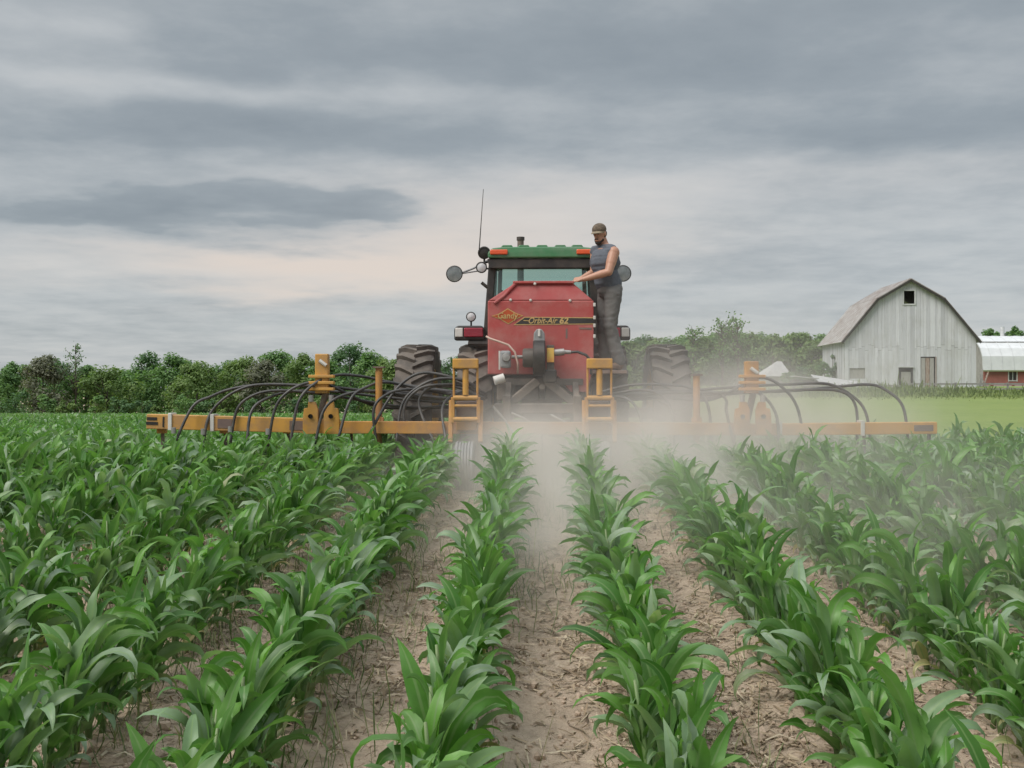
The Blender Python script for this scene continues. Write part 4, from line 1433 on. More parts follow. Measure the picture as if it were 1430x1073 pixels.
def build_toolbar():
    A = tag(empty('side_dress_toolbar', ORG, YAW), 'wide yellow folding toolbar with black hoses behind the tractor', 'toolbar')
    bw = .155
    def beam(pa, pb, name, mat, dv=0.0, w=bw, h=.145):
        a, b = lc(*pa, BAR_D), lc(*pb, BAR_D)
        a.y = b.y = dv
        return MB().bar(a, b, w, h, up=(0, 0, 1)).build(name, mat, A, bevel=.008), a, b
    beam((470, 597), (1034, 599), 'main_beam', M['yellow_rust'], .0)
    wl, la, lb = beam((201, 589), (472, 596), 'wing_beam', M['yellow'], .02, .15, .175)
    wr, ra, rb = beam((1032, 600), (1301, 597), 'wing_beam', M['yellow'], .02, .15, .14)
    # end caps, clamps, worn patches and decals on the left wing
    def on_wing(a, b, f, w, h, mat, name, parent, t=.006, dz=0.0, half=.075):
        p = a.lerp(b, f)
        d = (b - a).normalized()
        Mx = Matrix.Rotation(-math.atan2(d.z, d.x), 3, 'Y')
        return MB().box((p.x, p.y - half - t / 2, p.z + dz), (w, t, h), Mx).build(name, mat, parent)
    for f in (.125, .345):
        p = la.lerp(lb, f)
        MB().box((p.x, p.y, p.z + .005), (.045, .185, .205)).build('clamp', M['pale'], A, bevel=.005)
    on_wing(la, lb, .03, .12, .035, M['decal_black'], 'decal', wl, dz=.035)
    on_wing(la, lb, .03, .14, .035, M['decal_black'], 'decal', wl, dz=-.02)
    on_wing(la, lb, .09, .02, .12, M['decal_black'], 'decal', wl)
    on_wing(la, lb, .41, .17, .11, M['patch_grey'], 'worn_patch', wl)
    on_wing(la, lb, .80, .24, .11, M['patch_grey'], 'worn_patch', wl)
    for f in (.20, .62, .93):
        p = ra.lerp(rb, f)
        if f != .93: MB().box((p.x, p.y, p.z + .005), (.045, .185, .18)).build('clamp', M['pale'], A, bevel=.005)
    on_wing(ra, rb, .93, .22, .07, M['patch_grey'], 'worn_patch', wr)
    # tall hinge towers where the wings fold
    for cx, ytop in ((447, 494), (1049, 505)):
        t = lc(cx, ytop, BAR_D - .08)
        Tn = empty('hinge_tower', (t.x, -.08, 0))
        Tn.parent = A
        zt = t.z
        zb = lc(cx, 603, BAR_D - .08).z
        m = M['yellow'] if cx < 700 else M['yellow_rust']
        MB().box((0, .06, (zt + zb + .45) / 2), (.155, .12, zt - zb - .45)).build('mast', m, Tn, bevel=.01)
        MB().tube([(-.02, -.015, zt - .08), (.06, -.015, zt - .14)], .022, 8).build('pin', M['pale'], Tn, smooth=True)
        for s in (-1, 1):
            MB().prism([(s * .035, zb - .03), (s * .215, zb - .03), (s * .215, zb + .16), (s * .20, zb + .27), (s * .155, zb + .28), (s * .15, zb + .35), (s * .07, zb + .35), (s * .035, zb + .26)], -.03, .02).build('hinge_plate', m, Tn, bevel=.004)
            MB().lathe([(.001, .0), (.026, .0), (.026, .03)], 12, Matrix.Translation((s * .12, -.032, zb + .18)) @ Matrix.Rotation(math.radians(90), 4, 'X')).build('bolt', M['black'], Tn, smooth=True)
            MB().tube([(s * .12, -.01, zb + .35), (s * .12, -.01, zb + .43)], .03, 10).build('hinge_pin', M['steel'], Tn, smooth=True)
        for i in range(3):
            MB().box((0, .02, zb + .50 + .075 * i), (.30, .10, .035)).build('cross_plate', m, Tn, bevel=.006)
        MB().tube([(-.05, .10, zb + .1), (.04, .10, zb + .5)], .04, 10).build('fold_cylinder', M['dark'], Tn, smooth=True)
    # thin parking posts
    for cx, yt in ((528, 513), (972, 524)):
        t, b = lc(cx, yt, BAR_D + .1), lc(cx, 596, BAR_D + .1)
        P = MB().tube([(t.x, .11, b.z - .2), (t.x, .11, t.z)], .042, 10).build('parking_post', M['yellow_rust'], A, smooth=True)
        MB().box((t.x, .11, t.z), (.13, .13, .018)).build('cap_plate', M['patch_grey'], P)
        MB().box((t.x, .10, b.z), (.12, .04, .22)).build('bracket', M['yellow_rust'], P, bevel=.005)
    # lift towers carrying the gauge wheels
    for cx in (650, 837):
        D = BAR_D - .35
        t = lc(cx, 501, D)
        Tn = empty('lift_tower', (t.x, -.35, 0))
        Tn.parent = A
        z = lambda py: lc(cx, py, D).z
        k = 1 / (FPX / D)
        MB().box((0, 0, z(508)), (36 * k, .10, 14 * k)).build('top_bracket', M['yellow'], Tn, bevel=.012)
        MB().tube([(0, 0, z(512)), (0, 0, z(552))], .035, 12).build('lift_cylinder', M['yellow'], Tn, smooth=True)
        MB().tube([(0, 0, z(504)), (0, -.02, z(516))], .022, 10).build('cylinder_pin', M['dark'], Tn, smooth=True)
        for s in (-1, 1):
            MB().tube([(s * 16.5 * k, 0, z(512)), (s * 16.5 * k, 0, z(556))], .013, 8).build('guide_rod', M['yellow_rust'], Tn, smooth=True)
            MB().box((s * 18 * k, .01, z(573)), (5 * k, .06, 36 * k)).build('side_plate', M['yellow_rust'], Tn, bevel=.006)
            MB().bar((s * 21 * k, .10, z(560)), (s * 21 * k, -.02, z(618)), .05, .07).build('wheel_fork', M['yellow_rust'], Tn, bevel=.006)
        for py, hh in ((556, .06), (567, .035), (586, .06)):
            MB().tube([(-17 * k, 0, z(py)), (17 * k, 0, z(py))], hh / 2, 10).build('cross_bar', M['yellow'], Tn, smooth=True)
        MB().box((0, .16, z(572)), (28 * k, .12, 22 * k)).build('mount_block', M['patch_grey'], Tn, bevel=.01)
        MB().box((0, .28, z(596)), (30 * k, .26, .10)).build('mount_arm', M['yellow_rust'], Tn, bevel=.01)
        # ribbed gauge wheel on the ground
        W = empty('gauge_wheel', (0, -.08, .29))
        W.parent = Tn
        prof = [(.15, -.10), (.24, -.125), (.285, -.105)]
        for i in range(6):
            q = -.085 + .034 * i
            prof += [(.295, q - .011), (.295, q + .011), (.281, q + .014), (.281, q + .020)]
        prof = prof[:-2] + [(.285, .105), (.24, .125), (.15, .10)]
        MB().lathe(prof, 36, RX90).build('tyre', M['grey'], W, smooth=True)
        MB().lathe([(.16, -.09), (.12, -.03), (.03, -.03), (.03, .03), (.12, .03), (.16, .09)], 24, RX90).build('rim', M['rim'], W, smooth=True)
        MB().tube([(-.16, 0, 0), (.16, 0, 0)], .02, 8).build('axle', M['dark'], W, smooth=True)
    # knives under the beam, one between each pair of rows
    for i in range(-6, 7):
        u = i * ROWSP
        S = MB().bar((u, .12, .70), (u, .16, .12), .025, .07).build('knife_shank', M['dark'], A, bevel=.004)
        MB().bar((u, .16, .14), (u, .04, -.03), .018, .05).build('knife_point', M['steel'], S)
        MB().box((u, .10, .71), (.10, .10, .12)).build('shank_clamp', M['yellow_rust'], S, bevel=.006)
    # hitch frame: dark mast between hopper and beam
    mb = MB()
    mb.box((0, .22, .95), (1.15, .18, .12)); mb.box((-.42, .15, .86), (.10, .22, .50)); mb.box((.42, .15, .86), (.10, .22, .50))
    mb.bar((-.40, .2, 1.0), (-.06, .30, 1.28), .08, .10); mb.bar((.40, .2, 1.0), (.06, .30, 1.28), .08, .10)
    mb.build('hitch_frame', M['dark'], A, bevel=.012)
    MB().box((-.28, .05, .72), (.22, .2, .2)).build('valve_block', M['dark'], A, bevel=.02)
    MB().box((.22, .04, .70), (.3, .18, .16)).build('manifold', M['dark'], A, bevel=.02)
    for (a, b) in (((-.58, -.05, .98), (-.30, -.1, .62)), ((-.36, -.03, .90), (-.08, .0, .74)), ((.10, -.02, .88), (.38, -.05, .70))):
        MB().tube([a, ((a[0] + b[0]) / 2, a[1] - .03, (a[2] + b[2]) / 2 + .02), b], .014, 7).build('hydraulic_line', M['steel'], A, smooth=True)
    # step platform beside the hopper
    p = lc(848, 517, 13.3)
    pl = MB().box((p.x, p.y, p.z - .03), (.44, .62, .04)).build('platform', M['patch_grey'], A, bevel=.006)
    MB().box((p.x - .05, p.y + .1, p.z - .45), (.06, .06, .80)).build('platform_leg', M['dark'], pl, bevel=.005)
    MB().bar((p.x - .2, p.y + .15, p.z - .1), (.35, .25, .95), .06, .06).build('platform_brace', M['dark'], pl, bevel=.005)
    # hoses: traced arcs, starting at the hopper's metering rolls and ending on the beam
    def zz(pts, o, s): return [(o[0] + a / s, o[1] + b / s) for a, b in pts]
    left = [[(160, 405), (240, 300), (320, 255), (400, 225), (520, 207), (700, 210), (1000, 232), (1300, 262), (1440, 260)],
            [(285, 410), (310, 340), (380, 260), (470, 215), (560, 204), (700, 208), (900, 222), (1200, 262), (1440, 268)],
            [(400, 400), (430, 310), (500, 250), (600, 230), (750, 240), (900, 262), (1150, 300), (1440, 290)],
            [(560, 410), (590, 310), (640, 240), (720, 200), (800, 200), (900, 244), (1000, 290), (1120, 305), (1440, 300)],
            [(655, 400), (690, 280), (760, 200), (850, 165), (960, 170), (1080, 195), (1250, 222), (1440, 245)],
            [(858, 380), (910, 270), (980, 215), (1060, 195), (1180, 215), (1300, 240), (1440, 250)],
            [(978, 385), (1060, 290), (1130, 200), (1220, 155), (1360, 180), (1480, 240)],
            [(1105, 400), (1130, 290), (1200, 215), (1290, 180), (1400, 190), (1490, 250)],
            [(1160, 400), (1138, 310), (1200, 225), (1300, 205), (1400, 212), (1490, 262)],
            [(1020, 395), (1010, 310), (1060, 250), (1140, 226), (1280, 230), (1440, 262)],
            [(760, 400), (800, 310), (880, 250), (1000, 232), (1150, 240), (1300, 262), (1440, 282)],
            [(470, 405), (490, 320), (560, 262), (680, 232), (860, 236), (1080, 262), (1300, 280), (1440, 292)],
            [(1320, 395), (1300, 320), (1330, 262), (1400, 236), (1480, 262)],
            [(1270, 395), (1212, 330), (1206, 260), (1260, 214), (1380, 220), (1480, 270)]]
    right = [[(1245, 410), (1220, 300), (1150, 230), (1080, 205), (960, 212), (740, 232), (450, 240), (200, 240), (-60, 262)],
             [(1085, 400), (1060, 320), (1000, 250), (900, 202), (740, 204), (560, 212), (300, 232), (-60, 270)],
             [(1025, 400), (1020, 300), (960, 235), (820, 226), (640, 234), (400, 250), (-60, 275)],
             [(805, 420), (770, 300), (700, 210), (620, 175), (540, 205), (400, 270), (200, 262), (-60, 280)],
             [(695, 400), (680, 330), (620, 250), (540, 230), (380, 262), (150, 258), (-60, 278)],
             [(500, 390), (470, 320), (470, 275), (440, 245), (360, 232), (150, 235), (-60, 262)],
             [(410, 420), (390, 290), (320, 220), (200, 205), (60, 208), (-80, 240)],
             [(250, 410), (240, 320), (190, 250), (100, 228), (-80, 255)],
             [(120, 405), (100, 330), (40, 262), (-90, 262)]]
    def catmull(P, k=6):
        Q = [P[0] * 2 - P[1]] + P + [P[-1] * 2 - P[-2]]
        out = []
        for i in range(1, len(Q) - 2):
            for j in range(k):
                t = j / k
                a, b, c_, d = Q[i - 1], Q[i], Q[i + 1], Q[i + 2]
                out.append(.5 * ((2 * b) + (c_ - a) * t + (2 * a - 5 * b + 4 * c_ - d) * t * t + (3 * b - a - 3 * c_ + d) * t ** 3))
        return out + [P[-1]]
    for li, (hs, o, s) in enumerate(((left, (190, 470), 3.043), (right, (860, 470), 3.043))):
        for i, h in enumerate(hs):
            px = zz(h, o, s)
            n = len(px)
            P = []
            for j, (a, b) in enumerate(px):
                f = j / (n - 1)
                D = 12.56 + .02 * (i % 3) + f * .55 + .10 * math.sin(f * 5 + i)
                P.append(lc(a, b, D))
            P[0] = P[0] + Vector((0, 0, -.16))
            H = MB().tube(catmull(P), .0175, 9).build('hose', M['hose'], A, smooth='all')
            q = P[0] + Vector((0, 0, .14))
            if li == 0 and i < 4: MB().tube([q, q + Vector((0, 0, .07))], .027, 9).build('hose_clamp', M['steel'], H, smooth=True)
    return A


build_toolbar()


# ------------------------------------------------------------------ hopper
def build_hopper():
    D0 = 13.1
    H = tag(empty('fertilizer_hopper', ORG, YAW), 'red metal fertilizer hopper with black stripe and gold lettering behind the tractor cab', 'hopper')
    v0 = D0 - BAR_D
    L = lambda px, py: (lambda p: (p.x, p.z))(lc(px, py, D0))
    top = v0 + .76
    MB().prism([L(681, 420), L(829, 420), L(829, 512), L(820, 548), L(797, 548), L(776, 523), L(681, 523)], v0, top).build('body', M['red'], H, bevel=.012)
    # peaked lid slightly narrower than the box
    def pt(px, py, dv):
        a = L(px, py)
        return (a[0], v0 + dv, a[1])
    vs = [pt(682, 419.6, .004), pt(828, 419.6, .004), pt(800, 394, .10), pt(719, 394, .10), pt(682, 419.6, .75), pt(828, 419.6, .75), pt(800, 394, .64), pt(719, 394, .64)]
    MB().add(vs, [(0, 1, 2, 3), (5, 4, 7, 6), (3, 2, 6, 7), (0, 3, 7, 4), (1, 5, 6, 2), (0, 4, 5, 1)]).build('lid', M['red_lid'], H, bevel=.012)
    MB().tube([pt(690, 424, -.012), pt(703, 414, .02), pt(718, 397, .07), pt(722, 393, .12)], .022, 10).build('rolled_edge', M['red_lid'], H, smooth=True)
    MB().bar(pt(716, 393.5, .085), pt(802, 393.5, .085), .06, .03).build('lid_rim', M['red'], H, bevel=.006)
    for px, py in ((713, 419), (741, 419.5), (796, 420), (747, 396)):
        MB().lathe([(.001, .016), (.014, .012), (.018, 0)], 10, Matrix.Translation(pt(px, py, -.002 if py > 400 else .045)) @ Matrix.Rotation(math.radians(90), 4, 'X')).build('stud', M['pale'], H, smooth=True)
    for py in (426, 444, 455, 470):
        p = pt(830, py, -.004)
        MB().box(p, (.03, .03, .045)).build('latch', M['pale'], H, bevel=.006)
    # stripe, badge and lettering (flat print standing just proud)
    y = v0 - .002
    def sheet(pts, name, mat, off, parent=H):
        return MB().prism([L(*p) for p in pts], y - off - .002, y - off).build(name, mat, parent)
    st = sheet([(732, 442.6), (829, 443.6), (829, 453.2), (717, 454.2)], 'gold_border', M['decal_gold'], 0)
    sheet([(733, 443.8), (829, 444.8), (829, 451.8), (719.5, 452.8)], 'black_stripe', M['decal_black'], .0025, st)
    bd = sheet([(686, 441.5), (697, 438), (709, 430.5), (720, 437), (731, 441), (721, 446), (710, 453), (698, 446)], 'badge', M['decal_gold'], 0)
    sheet([(688, 441.5), (698, 439), (709, 432), (719.5, 438), (728.5, 441), (720, 445), (710, 451.5), (698.5, 445)], 'badge_field', M['decal_orange'], .0025, bd)
    a = L(708.5, 441.3)
    text_part('lettering', 'Gandy', .105, M['decal_gold'], bd, (a[0], y - .0075, a[1]), .15, .002, .9)
    a = L(757, 448.3)
    text_part('lettering', 'Orbit-Air', .105, M['decal_gold'], st, (a[0], y - .0075, a[1]), .35, .0015, .86)
    a = L(787, 448.3)
    text_part('lettering', '62', .108, M['decal_gold'], st, (a[0], y - .0075, a[1]), .2, .004)
    sheet([(731, 447.2), (739, 447.8), (739, 448.8), (731, 448.2)], 'dash_mark', M['decal_gold'], .0055, st)
    sheet([(809, 457.6), (826, 458), (826, 460.6), (809, 460.2)], 'small_print_strip', M['patch_grey'], 0)
    sheet([(790, 459), (792.5, 459), (792.5, 473), (790, 473)], 'sight_strip', M['patch_grey'], 0)
    # blower with its upright duct, hydraulic motor and hoses
    p = lc(753, 500, 12.95)
    B = empty('blower', (p.x, p.y, p.z))
    B.parent = H
    MB().lathe([(.001, -.075), (.20, -.075), (.215, -.06), (.215, .06), (.20, .075), (.001, .075)], 30, RX90).build('fan_housing', M['black'], B, smooth=True)
    MB().lathe([(.001, -.20), (.10, -.20), (.115, -.18), (.115, -.06)], 24, RX90).build('intake_drum', M['dark'], B, smooth=True)
    mb = MB()
    mb.prism([(-.075, .10), (.075, .10), (.065, .30), (.03, .345), (-.03, .345), (-.065, .30)], -.05, .07)
    mb.build('duct', M['grey'], B, bevel=.012)
    MB().box((0, -.06, .30), (.03, .02, .09)).build('duct_rib', M['pale'], B, bevel=.005)
    MB().box((.135, -.10, .03), (.085, .02, .17)).build('warning_sticker', M['sticker'], B)
    MB().box((.135, -.05, .0), (.09, .08, .30)).build('sticker_bracket', M['dark'], B, bevel=.006)
    MB().tube([(.18, -.06, .06), (.30, -.06, .07)], .042, 12).tube([(.29, -.06, .07), (.38, -.06, .065)], .026, 10).build('hydraulic_motor', M['steel'], B, smooth=True)
    MB().tube([(.36, -.06, .065), (.46, -.08, .07), (.56, -.10, .03), (.62, -.10, -.04), (.62, -.06, -.2)], .017, 8).build('motor_hose', M['hose'], B, smooth=True)
    MB().box((.13, -.02, -.22), (.16, .16, .16)).build('gearbox', M['black'], B, bevel=.02)
    # metering motor on the left
    p = lc(706, 502, 12.98)
    G = empty('metering_drive', (p.x, p.y, p.z))
    G.parent = H
    MB().box((0, .02, 0), (.13, .10, .21)).build('gear_case', M['grey'], G, bevel=.025)
    MB().lathe([(.001, .06), (.045, .055), (.055, .0)], 16, Matrix.Translation((.01, -.03, .02)) @ Matrix.Rotation(math.radians(90), 4, 'X')).build('cover_cap', M['steel'], G, smooth=True)
    MB().box((-.075, .05, -.01), (.02, .05, .23)).build('mount_strip', M['pale'], G)
    MB().tube([(.07, .03, .03), (.25, .04, .03)], .022, 10).build('drive_shaft', M['steel'], G, smooth=True)
    p = lc(697, 531, 12.95)
    MB().tube([(p.x - .06, p.y, p.z - .01), (p.x + .06, p.y + .02, p.z + .03)], .055, 14).build('electric_motor', M['pale'], H, smooth=True)
    P = [lc(*q) for q in ((679, 470, 13.06), (684, 473, 13.03), (696, 477, 13.0), (710, 482, 12.98), (719, 492, 12.96), (723, 507, 12.95), (723, 522, 12.98))]
    MB().tube(P, .013, 8).build('tan_hose', M['hose_pale'], H, smooth='all')
    # meter rolls under the box and the subframe that carries it
    mb = MB()
    for u in (-.45, -.15, .15, .45): mb.box((u, v0 + .38, 1.16), (.22, .5, .24))
    mb.build('meter_housing', M['dark'], H, bevel=.02)
    mb = MB()
    for s in (-1, 1):
        mb.bar((s * .40, v0 + .05, 1.30), (s * .42, .20, .98), .07, .07)
        mb.bar((s * .40, v0 + .60, 1.30), (s * .42, .24, .98), .07, .07)
    mb.bar((-.5, v0 + .02, 1.27), (.5, v0 + .02, 1.27), .08, .08)
    mb.build('subframe', M['dark'], H, bevel=.008)


build_hopper()


# ------------------------------------------------------------------ the man on the platform
def remeshed(name, shapes, voxel, mat, parent, smooth=3, disp=0.0, dsc=.06):
    """closed capsules and ellipsoids fused into one continuous surface"""
    mb = MB()
    for s in shapes:
        if s[0] == 'cap':
            _, a, b, ra, rb = s
            a, b = Vector(a), Vector(b)
            d = (b - a)
            L = max(d.length, 1e-4)
            prof = [(ra * math.sin(q), -ra * math.cos(q)) for q in np.linspace(.02, math.pi / 2, 6)] + \
                   [(rb * math.cos(q), L + rb * math.sin(q)) for q in np.linspace(0, math.pi / 2 - .02, 6)]
            Mx = Matrix.Translation(a) @ d.to_track_quat('Z', 'Y').to_matrix().to_4x4()
            n0 = len(mb.v)
            mb.lathe(prof, 16, Mx)
            m = len(prof)
            mb.f.append(tuple(n0 + k for k in range(16))[::-1])
            mb.f.append(tuple(n0 + (m - 1) * 16 + k for k in range(16)))
        else:
            _, c, rad, R = s
            Mx = Matrix.Translation(c) @ (R.to_4x4() if R else Matrix()) @ Matrix.Diagonal((*rad, 1))
            n0 = len(mb.v)
            prof = [(math.sin(q), -math.cos(q)) for q in np.linspace(.03, math.pi - .03, 12)]
            mb.lathe(prof, 18, Mx)
            mb.f.append(tuple(n0 + k for k in range(18))[::-1])
            mb.f.append(tuple(n0 + 11 * 18 + k for k in range(18)))
    o = mb.build(name, mat)
    m = o.modifiers.new('r', 'REMESH')
    m.mode = 'VOXEL'
    m.voxel_size = voxel
    m.use_smooth_shade = True
    if smooth:
        s = o.modifiers.new('s', 'SMOOTH')
        s.iterations = smooth
        s.factor = .5
    dg = bpy.context.evaluated_depsgraph_get()
    me = bpy.data.meshes.new_from_object(o.evaluated_get(dg))
    bpy.data.objects.remove(o)
    if disp:
        co = np.zeros(len(me.vertices) * 3); no = np.zeros_like(co)
        me.vertices.foreach_get('co', co); me.vertices.foreach_get('normal', no)
        co, no = co.reshape(-1, 3), no.reshape(-1, 3)
        w = fbm(co[:, 0] / dsc + co[:, 1] / dsc, co[:, 2] / dsc * 1.6, 77, 3) - .5
        co = co + no * (w * disp)[:, None]
        me.vertices.foreach_set('co', co.ravel())
    me.materials.clear()
    me.materials.append(mat)
    me.shade_smooth()
    return obj(name, me, parent)


def build_man():
    org = lc(858, 516, 13.35)
    worg = Matrix.Translation(ORG) @ Matrix.Rotation(YAW, 4, 'Z') @ org
    Pn = tag(empty('person', worg, 0), 'person in grey sleeveless shirt and cap standing beside the red hopper', 'person')
    J = lambda px, py, D: world_at(px, py, D) - worg
    cap = lambda a, b, ra, rb: ('cap', a, b, ra, rb)
    ell = lambda c, r, R=None: ('ell', c, r, R)
    head = J(837.5, 327, 13.36)
    fwd = Vector((-.55, -.75, -.28)).normalized()          # where he looks: down to the left
    side = fwd.cross(Vector((0, 0, 1))).normalized()
    upv = side.cross(fwd).normalized()
    R = Matrix((side, fwd, upv)).transposed()              # local x side, y forward, z up
    hp = lambda x, y, z: head + R @ Vector((x, y, z))
    neck = J(844, 345, 13.40)
    shN, shF = J(857, 353, 13.24), J(831, 352, 13.50)
    elN, wrN = J(850, 380, 13.14), J(816, 390, 13.20)
    elF, wrF = J(829, 381, 13.46), J(812, 389, 13.42)
    hipC = J(852, 404, 13.38)
    hipN, hipF = J(857, 410, 13.30), J(847, 409, 13.47)
    knN, knF = J(852, 457, 13.26), J(843, 455, 13.40)
    anN, anF = J(864, 507, 13.30), J(846, 508, 13.46)
    chest = J(845, 366, 13.37)
    belly = J(847, 388, 13.36)

    def hand(w, d, nrm, curl):
        """palm with four fingers and a thumb"""
        d = d.normalized()
        lat = d.cross(nrm).normalized()
        out = [cap(w, w + d * .07, .027, .030), cap(w + d * .05 + lat * .022, w + d * .085 + lat * .028, .018, .016), cap(w + d * .05 - lat * .022, w + d * .085 - lat * .028, .018, .016)]
        for i, (o, L) in enumerate(((-.034, .062), (-.0115, .072), (.0115, .068), (.034, .054))):
            a = w + d * .09 + lat * o
            b = a + (d * math.cos(curl) - nrm * math.sin(curl)) * L * .55 + lat * o * .15
            c_ = b + (d * math.cos(2.1 * curl) - nrm * math.sin(2.1 * curl)) * L * .5
            out += [cap(a - d * .02, b, .0098, .009), cap(b, c_, .009, .0078)]
        a = w + d * .03 - lat * .03
        b = a + (d * .7 - lat * .75).normalized() * .045
        c_ = b + (d * .95 - lat * .2 - nrm * .3).normalized() * .035
        out += [cap(a, b, .013, .0115), cap(b, c_, .0115, .009)]
        return out

    body = [
        ell(hp(0, 0, .02), (.074, .092, .098), R), ell(hp(0, .02, -.055), (.060, .070, .062), R), cap(hp(0, .062, -.095), hp(0, .04, -.09), .024, .03),
        cap(hp(0, .088, .015), hp(0, .108, -.022), .010, .016), ell(hp(0, .094, -.058), (.026, .010, .008), R), ell(hp(0, .090, -.070), (.024, .010, .008), R),
        ell(hp(.03, .078, .035), (.024, .014, .009), R), ell(hp(-.03, .078, .035), (.024, .014, .009), R),
        ell(hp(.077, -.005, .0), (.012, .022, .032), R), ell(hp(-.077, -.005, .0), (.012, .022, .032), R),
        cap(hp(0, -.03, -.06), neck, .058, .066),
        ell(chest, (.19, .145, .20), Matrix.Rotation(-.75, 3, 'Z')), ell(belly, (.150, .125, .18), Matrix.Rotation(-.6, 3, 'Z')), ell(hipC, (.155, .13, .13), Matrix.Rotation(-.6, 3, 'Z')),
        cap(neck, shN, .065, .068), cap(neck, shF, .065, .068), ell(shN, (.074, .074, .08)),
        cap(shN, shN.lerp(elN, .55), .072, .064), cap(shN.lerp(elN, .4), elN, .064, .050), cap(elN, elN.lerp(wrN, .3), .045, .050), cap(elN.lerp(wrN, .3), wrN, .050, .030),
        cap(shF, elF, .062, .045), cap(elF, elF.lerp(wrF, .3), .045, .048), cap(elF.lerp(wrF, .3), wrF, .048, .030),
        cap(hipN, knN, .092, .064), cap(hipF, knF, .092, .064), cap(knN, knN.lerp(anN, .35), .060, .062), cap(knN.lerp(anN, .35), anN, .062, .042),
        cap(knF, knF.lerp(anF, .35), .060, .062), cap(knF.lerp(anF, .35), anF, .062, .042),
    ]
    body += hand(wrN, Vector((-1, .12, -.10)), Vector((.0, -.25, 1)), .42)
    body += hand(wrF, Vector((-1, .05, -.22)), Vector((.0, -.1, 1)), .45)
    B = remeshed('body', body, .0052, M['skin'], Pn, 3)
    for s in (-1, 1):
        MB().lathe([(.011 * math.sin(q), -.011 * math.cos(q)) for q in np.linspace(.05, math.pi - .05, 8)], 12, Matrix.Translation(hp(s * .03, .082, .018))).build('eye', M['hair'], B, smooth='all')
    # sleeveless shirt
    Rz = Matrix.Rotation(-.75, 3, 'Z')
    sh = [ell(chest, (.207, .160, .20), Rz), ell(belly, (.166, .142, .20), Matrix.Rotation(-.6, 3, 'Z')), cap(J(847, 384, 13.37), J(851, 397, 13.38), .152, .156),
          cap(neck + Vector((0, 0, -.012)), neck.lerp(shN, .82) + Vector((0, 0, .0)), .076, .084), cap(neck + Vector((0, 0, -.012)), neck.lerp(shF, .85), .076, .082),
          ell(J(851, 362, 13.33), (.11, .11, .15)), ell(J(835, 364, 13.43), (.09, .11, .15))]
    S = remeshed('shirt', sh, .010, M['shirt'], Pn, 4, .022, .075)
    cut_above(S, neck.z + .022)
    # trousers
    tr = [ell(hipC + Vector((0, 0, .0)), (.168, .145, .12), Matrix.Rotation(-.6, 3, 'Z')), cap(J(851, 400, 13.38), hipC, .150, .155),
          cap(hipN, hipN.lerp(knN, .5), .112, .098), cap(hipN.lerp(knN, .5), knN, .098, .084), cap(knN, knN.lerp(anN, .55), .082, .086), cap(knN.lerp(anN, .55), anN + Vector((0, 0, .03)), .086, .082),
          cap(hipF, hipF.lerp(knF, .5), .112, .098), cap(hipF.lerp(knF, .5), knF, .098, .084), cap(knF, knF.lerp(anF, .55), .082, .084), cap(knF.lerp(anF, .55), anF + Vector((0, 0, .03)), .084, .080)]
    remeshed('trousers', tr, .010, M['trouser'], Pn, 3, .022, .085)
    for an in (anN, anF):
        bt = [cap(an + Vector((0, 0, .05)), an + Vector((0, 0, -.04)), .062, .058), cap(an + Vector((.02, .02, -.035)), an + Vector((-.10, -.10, -.045)), .046, .040),
              cap(an + Vector((-.08, -.08, -.045)), an + Vector((-.115, -.115, -.045)), .044, .040)]
        remeshed('boot', bt, .008, M['boot'], Pn, 2)
    # cap with peak, beard and hair
    capt = remeshed('cap', [ell(hp(0, -.005, .055), (.088, .103, .082), R)], .008, M['cap'], Pn, 2)
    cut_below(capt, head, R, .035)
    n, vs, fs = 12, [], []
    for th in (0, .008):
        for i in range(n + 1):
            a = math.pi * i / n
            x, y = .078 * math.cos(a), .075 + .0 * math.sin(a)
            vs.append(hp(x, .070 - .055 * (x / .078) ** 2, .058 - th))
            vs.append(hp(x * 1.03, .070 - .055 * (x / .078) ** 2 + .085 * math.sin(a) ** .8, .036 - .012 * (x / .078) ** 2 - th))
    m = 2 * (n + 1)
    for i in range(n):
        a, b = 2 * i, 2 * i + 2
        fs += [(a, a + 1, b + 1, b), (m + a, m + b, m + b + 1, m + a + 1), (a + 1, m + a + 1, m + b + 1, b + 1)]
    MB().add(vs, fs).build('cap_peak', M['cap_peak'], capt, smooth=True)
    remeshed('beard', [ell(hp(0, .062, -.098), (.040, .034, .030), R), cap(hp(.052, .03, -.07), hp(.02, .075, -.098), .018, .016), cap(hp(-.052, .03, -.07), hp(-.02, .075, -.098), .018, .016),
                       cap(hp(-.022, .096, -.048), hp(.022, .096, -.048), .008, .008)], .006, M['hair'], Pn, 2)
    remeshed('hair', [ell(hp(0, -.03, .0), (.079, .078, .07), R)], .008, M['hair'], Pn, 2)


def cut_above(o, z):
    bm = bmesh.new()
    bm.from_mesh(o.data)
    bmesh.ops.bisect_plane(bm, geom=bm.verts[:] + bm.edges[:] + bm.faces[:], plane_co=(0, 0, z), plane_no=(0, 0, 1), clear_outer=True)
    bm.to_mesh(o.data)
    bm.free()
    o.data.shade_smooth()


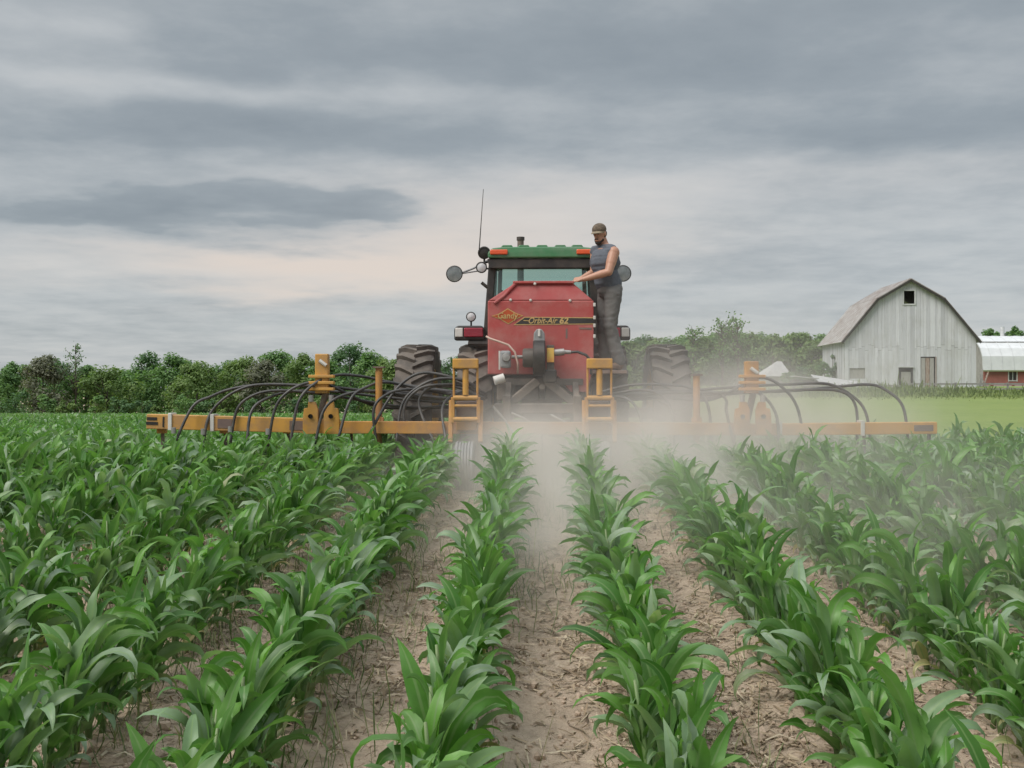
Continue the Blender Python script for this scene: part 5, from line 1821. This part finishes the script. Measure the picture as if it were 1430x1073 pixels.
def cut_below(o, head, R, h):
    bm = bmesh.new()
    bm.from_mesh(o.data)
    bmesh.ops.bisect_plane(bm, geom=bm.verts[:] + bm.edges[:] + bm.faces[:], plane_co=head + R @ Vector((0, 0, h)), plane_no=R @ Vector((0, 0, 1)), clear_inner=True)
    bm.to_mesh(o.data)
    bm.free()
    o.data.shade_smooth()


build_man()


# ------------------------------------------------------------------ dust blown up behind the toolbar
def build_dust():
    m = bpy.data.materials.new('dust')
    m.use_nodes = True
    t = NT(m.node_tree)
    pos = t.n('ShaderNodeNewGeometry').outputs['Position']
    nz = t.noise(t.vm('ADD', pos, (2.2, 5.1, 0)), 1.1, 2, .6)
    wp = t.vm('ADD', pos, t.vm('MULTIPLY', t.vm('SUBTRACT', t.noise(pos, .8, 0, .5, out='Color'), (.5, .5, .5)), (1.2, 1.2, .7)))
    tot = None
    # centre, spread (m), density per metre
    for c, s, d in [((.40, 11.9, .76), (.80, 1.6, .40), 1.25), ((1.8, 12.3, .95), (1.6, 1.6, .52), .72), ((2.6, 13.3, 1.40), (2.0, 2.0, .85), .27),
                    ((.33, 9.2, .62), (.42, 2.4, .34), .8), ((1.35, 10.3, .75), (.8, 2.2, .38), .5), ((-.80, 10.2, .60), (.40, 1.9, .28), .6), ((3.0, 8.0, .75), (1.8, 3.2, .50), .15)]:
        q = t.vm('DIVIDE', t.vm('SUBTRACT', wp, c), s)
        g = t.m('MULTIPLY', t.m('POWER', 2.718, t.m('MULTIPLY', t.vm('DOT_PRODUCT', q, q), -1.0)), d)
        tot = g if tot is None else t.m('ADD', tot, g)
    dens = t.m('MULTIPLY', tot, t.mr(nz, .34, .66, .18, 1.75))
    dens = t.m('MAXIMUM', t.m('SUBTRACT', dens, .006), 0.0)
    v = t.n('ShaderNodeVolumePrincipled')
    v.inputs['Color'].default_value = (.96, .91, .865, 1)
    v.inputs['Anisotropy'].default_value = .25
    t.link(dens, v.inputs['Density'])
    o = t.n('ShaderNodeOutputMaterial')
    t.link(v.outputs[0], o.inputs['Volume'])
    mb = MB().box((1.9, 10.4, 1.45), (9.6, 11.2, 3.3))
    tag(mb.build('dust_cloud', m), 'pale brown dust cloud drifting behind the toolbar', 'dust', kind='stuff')


build_dust()
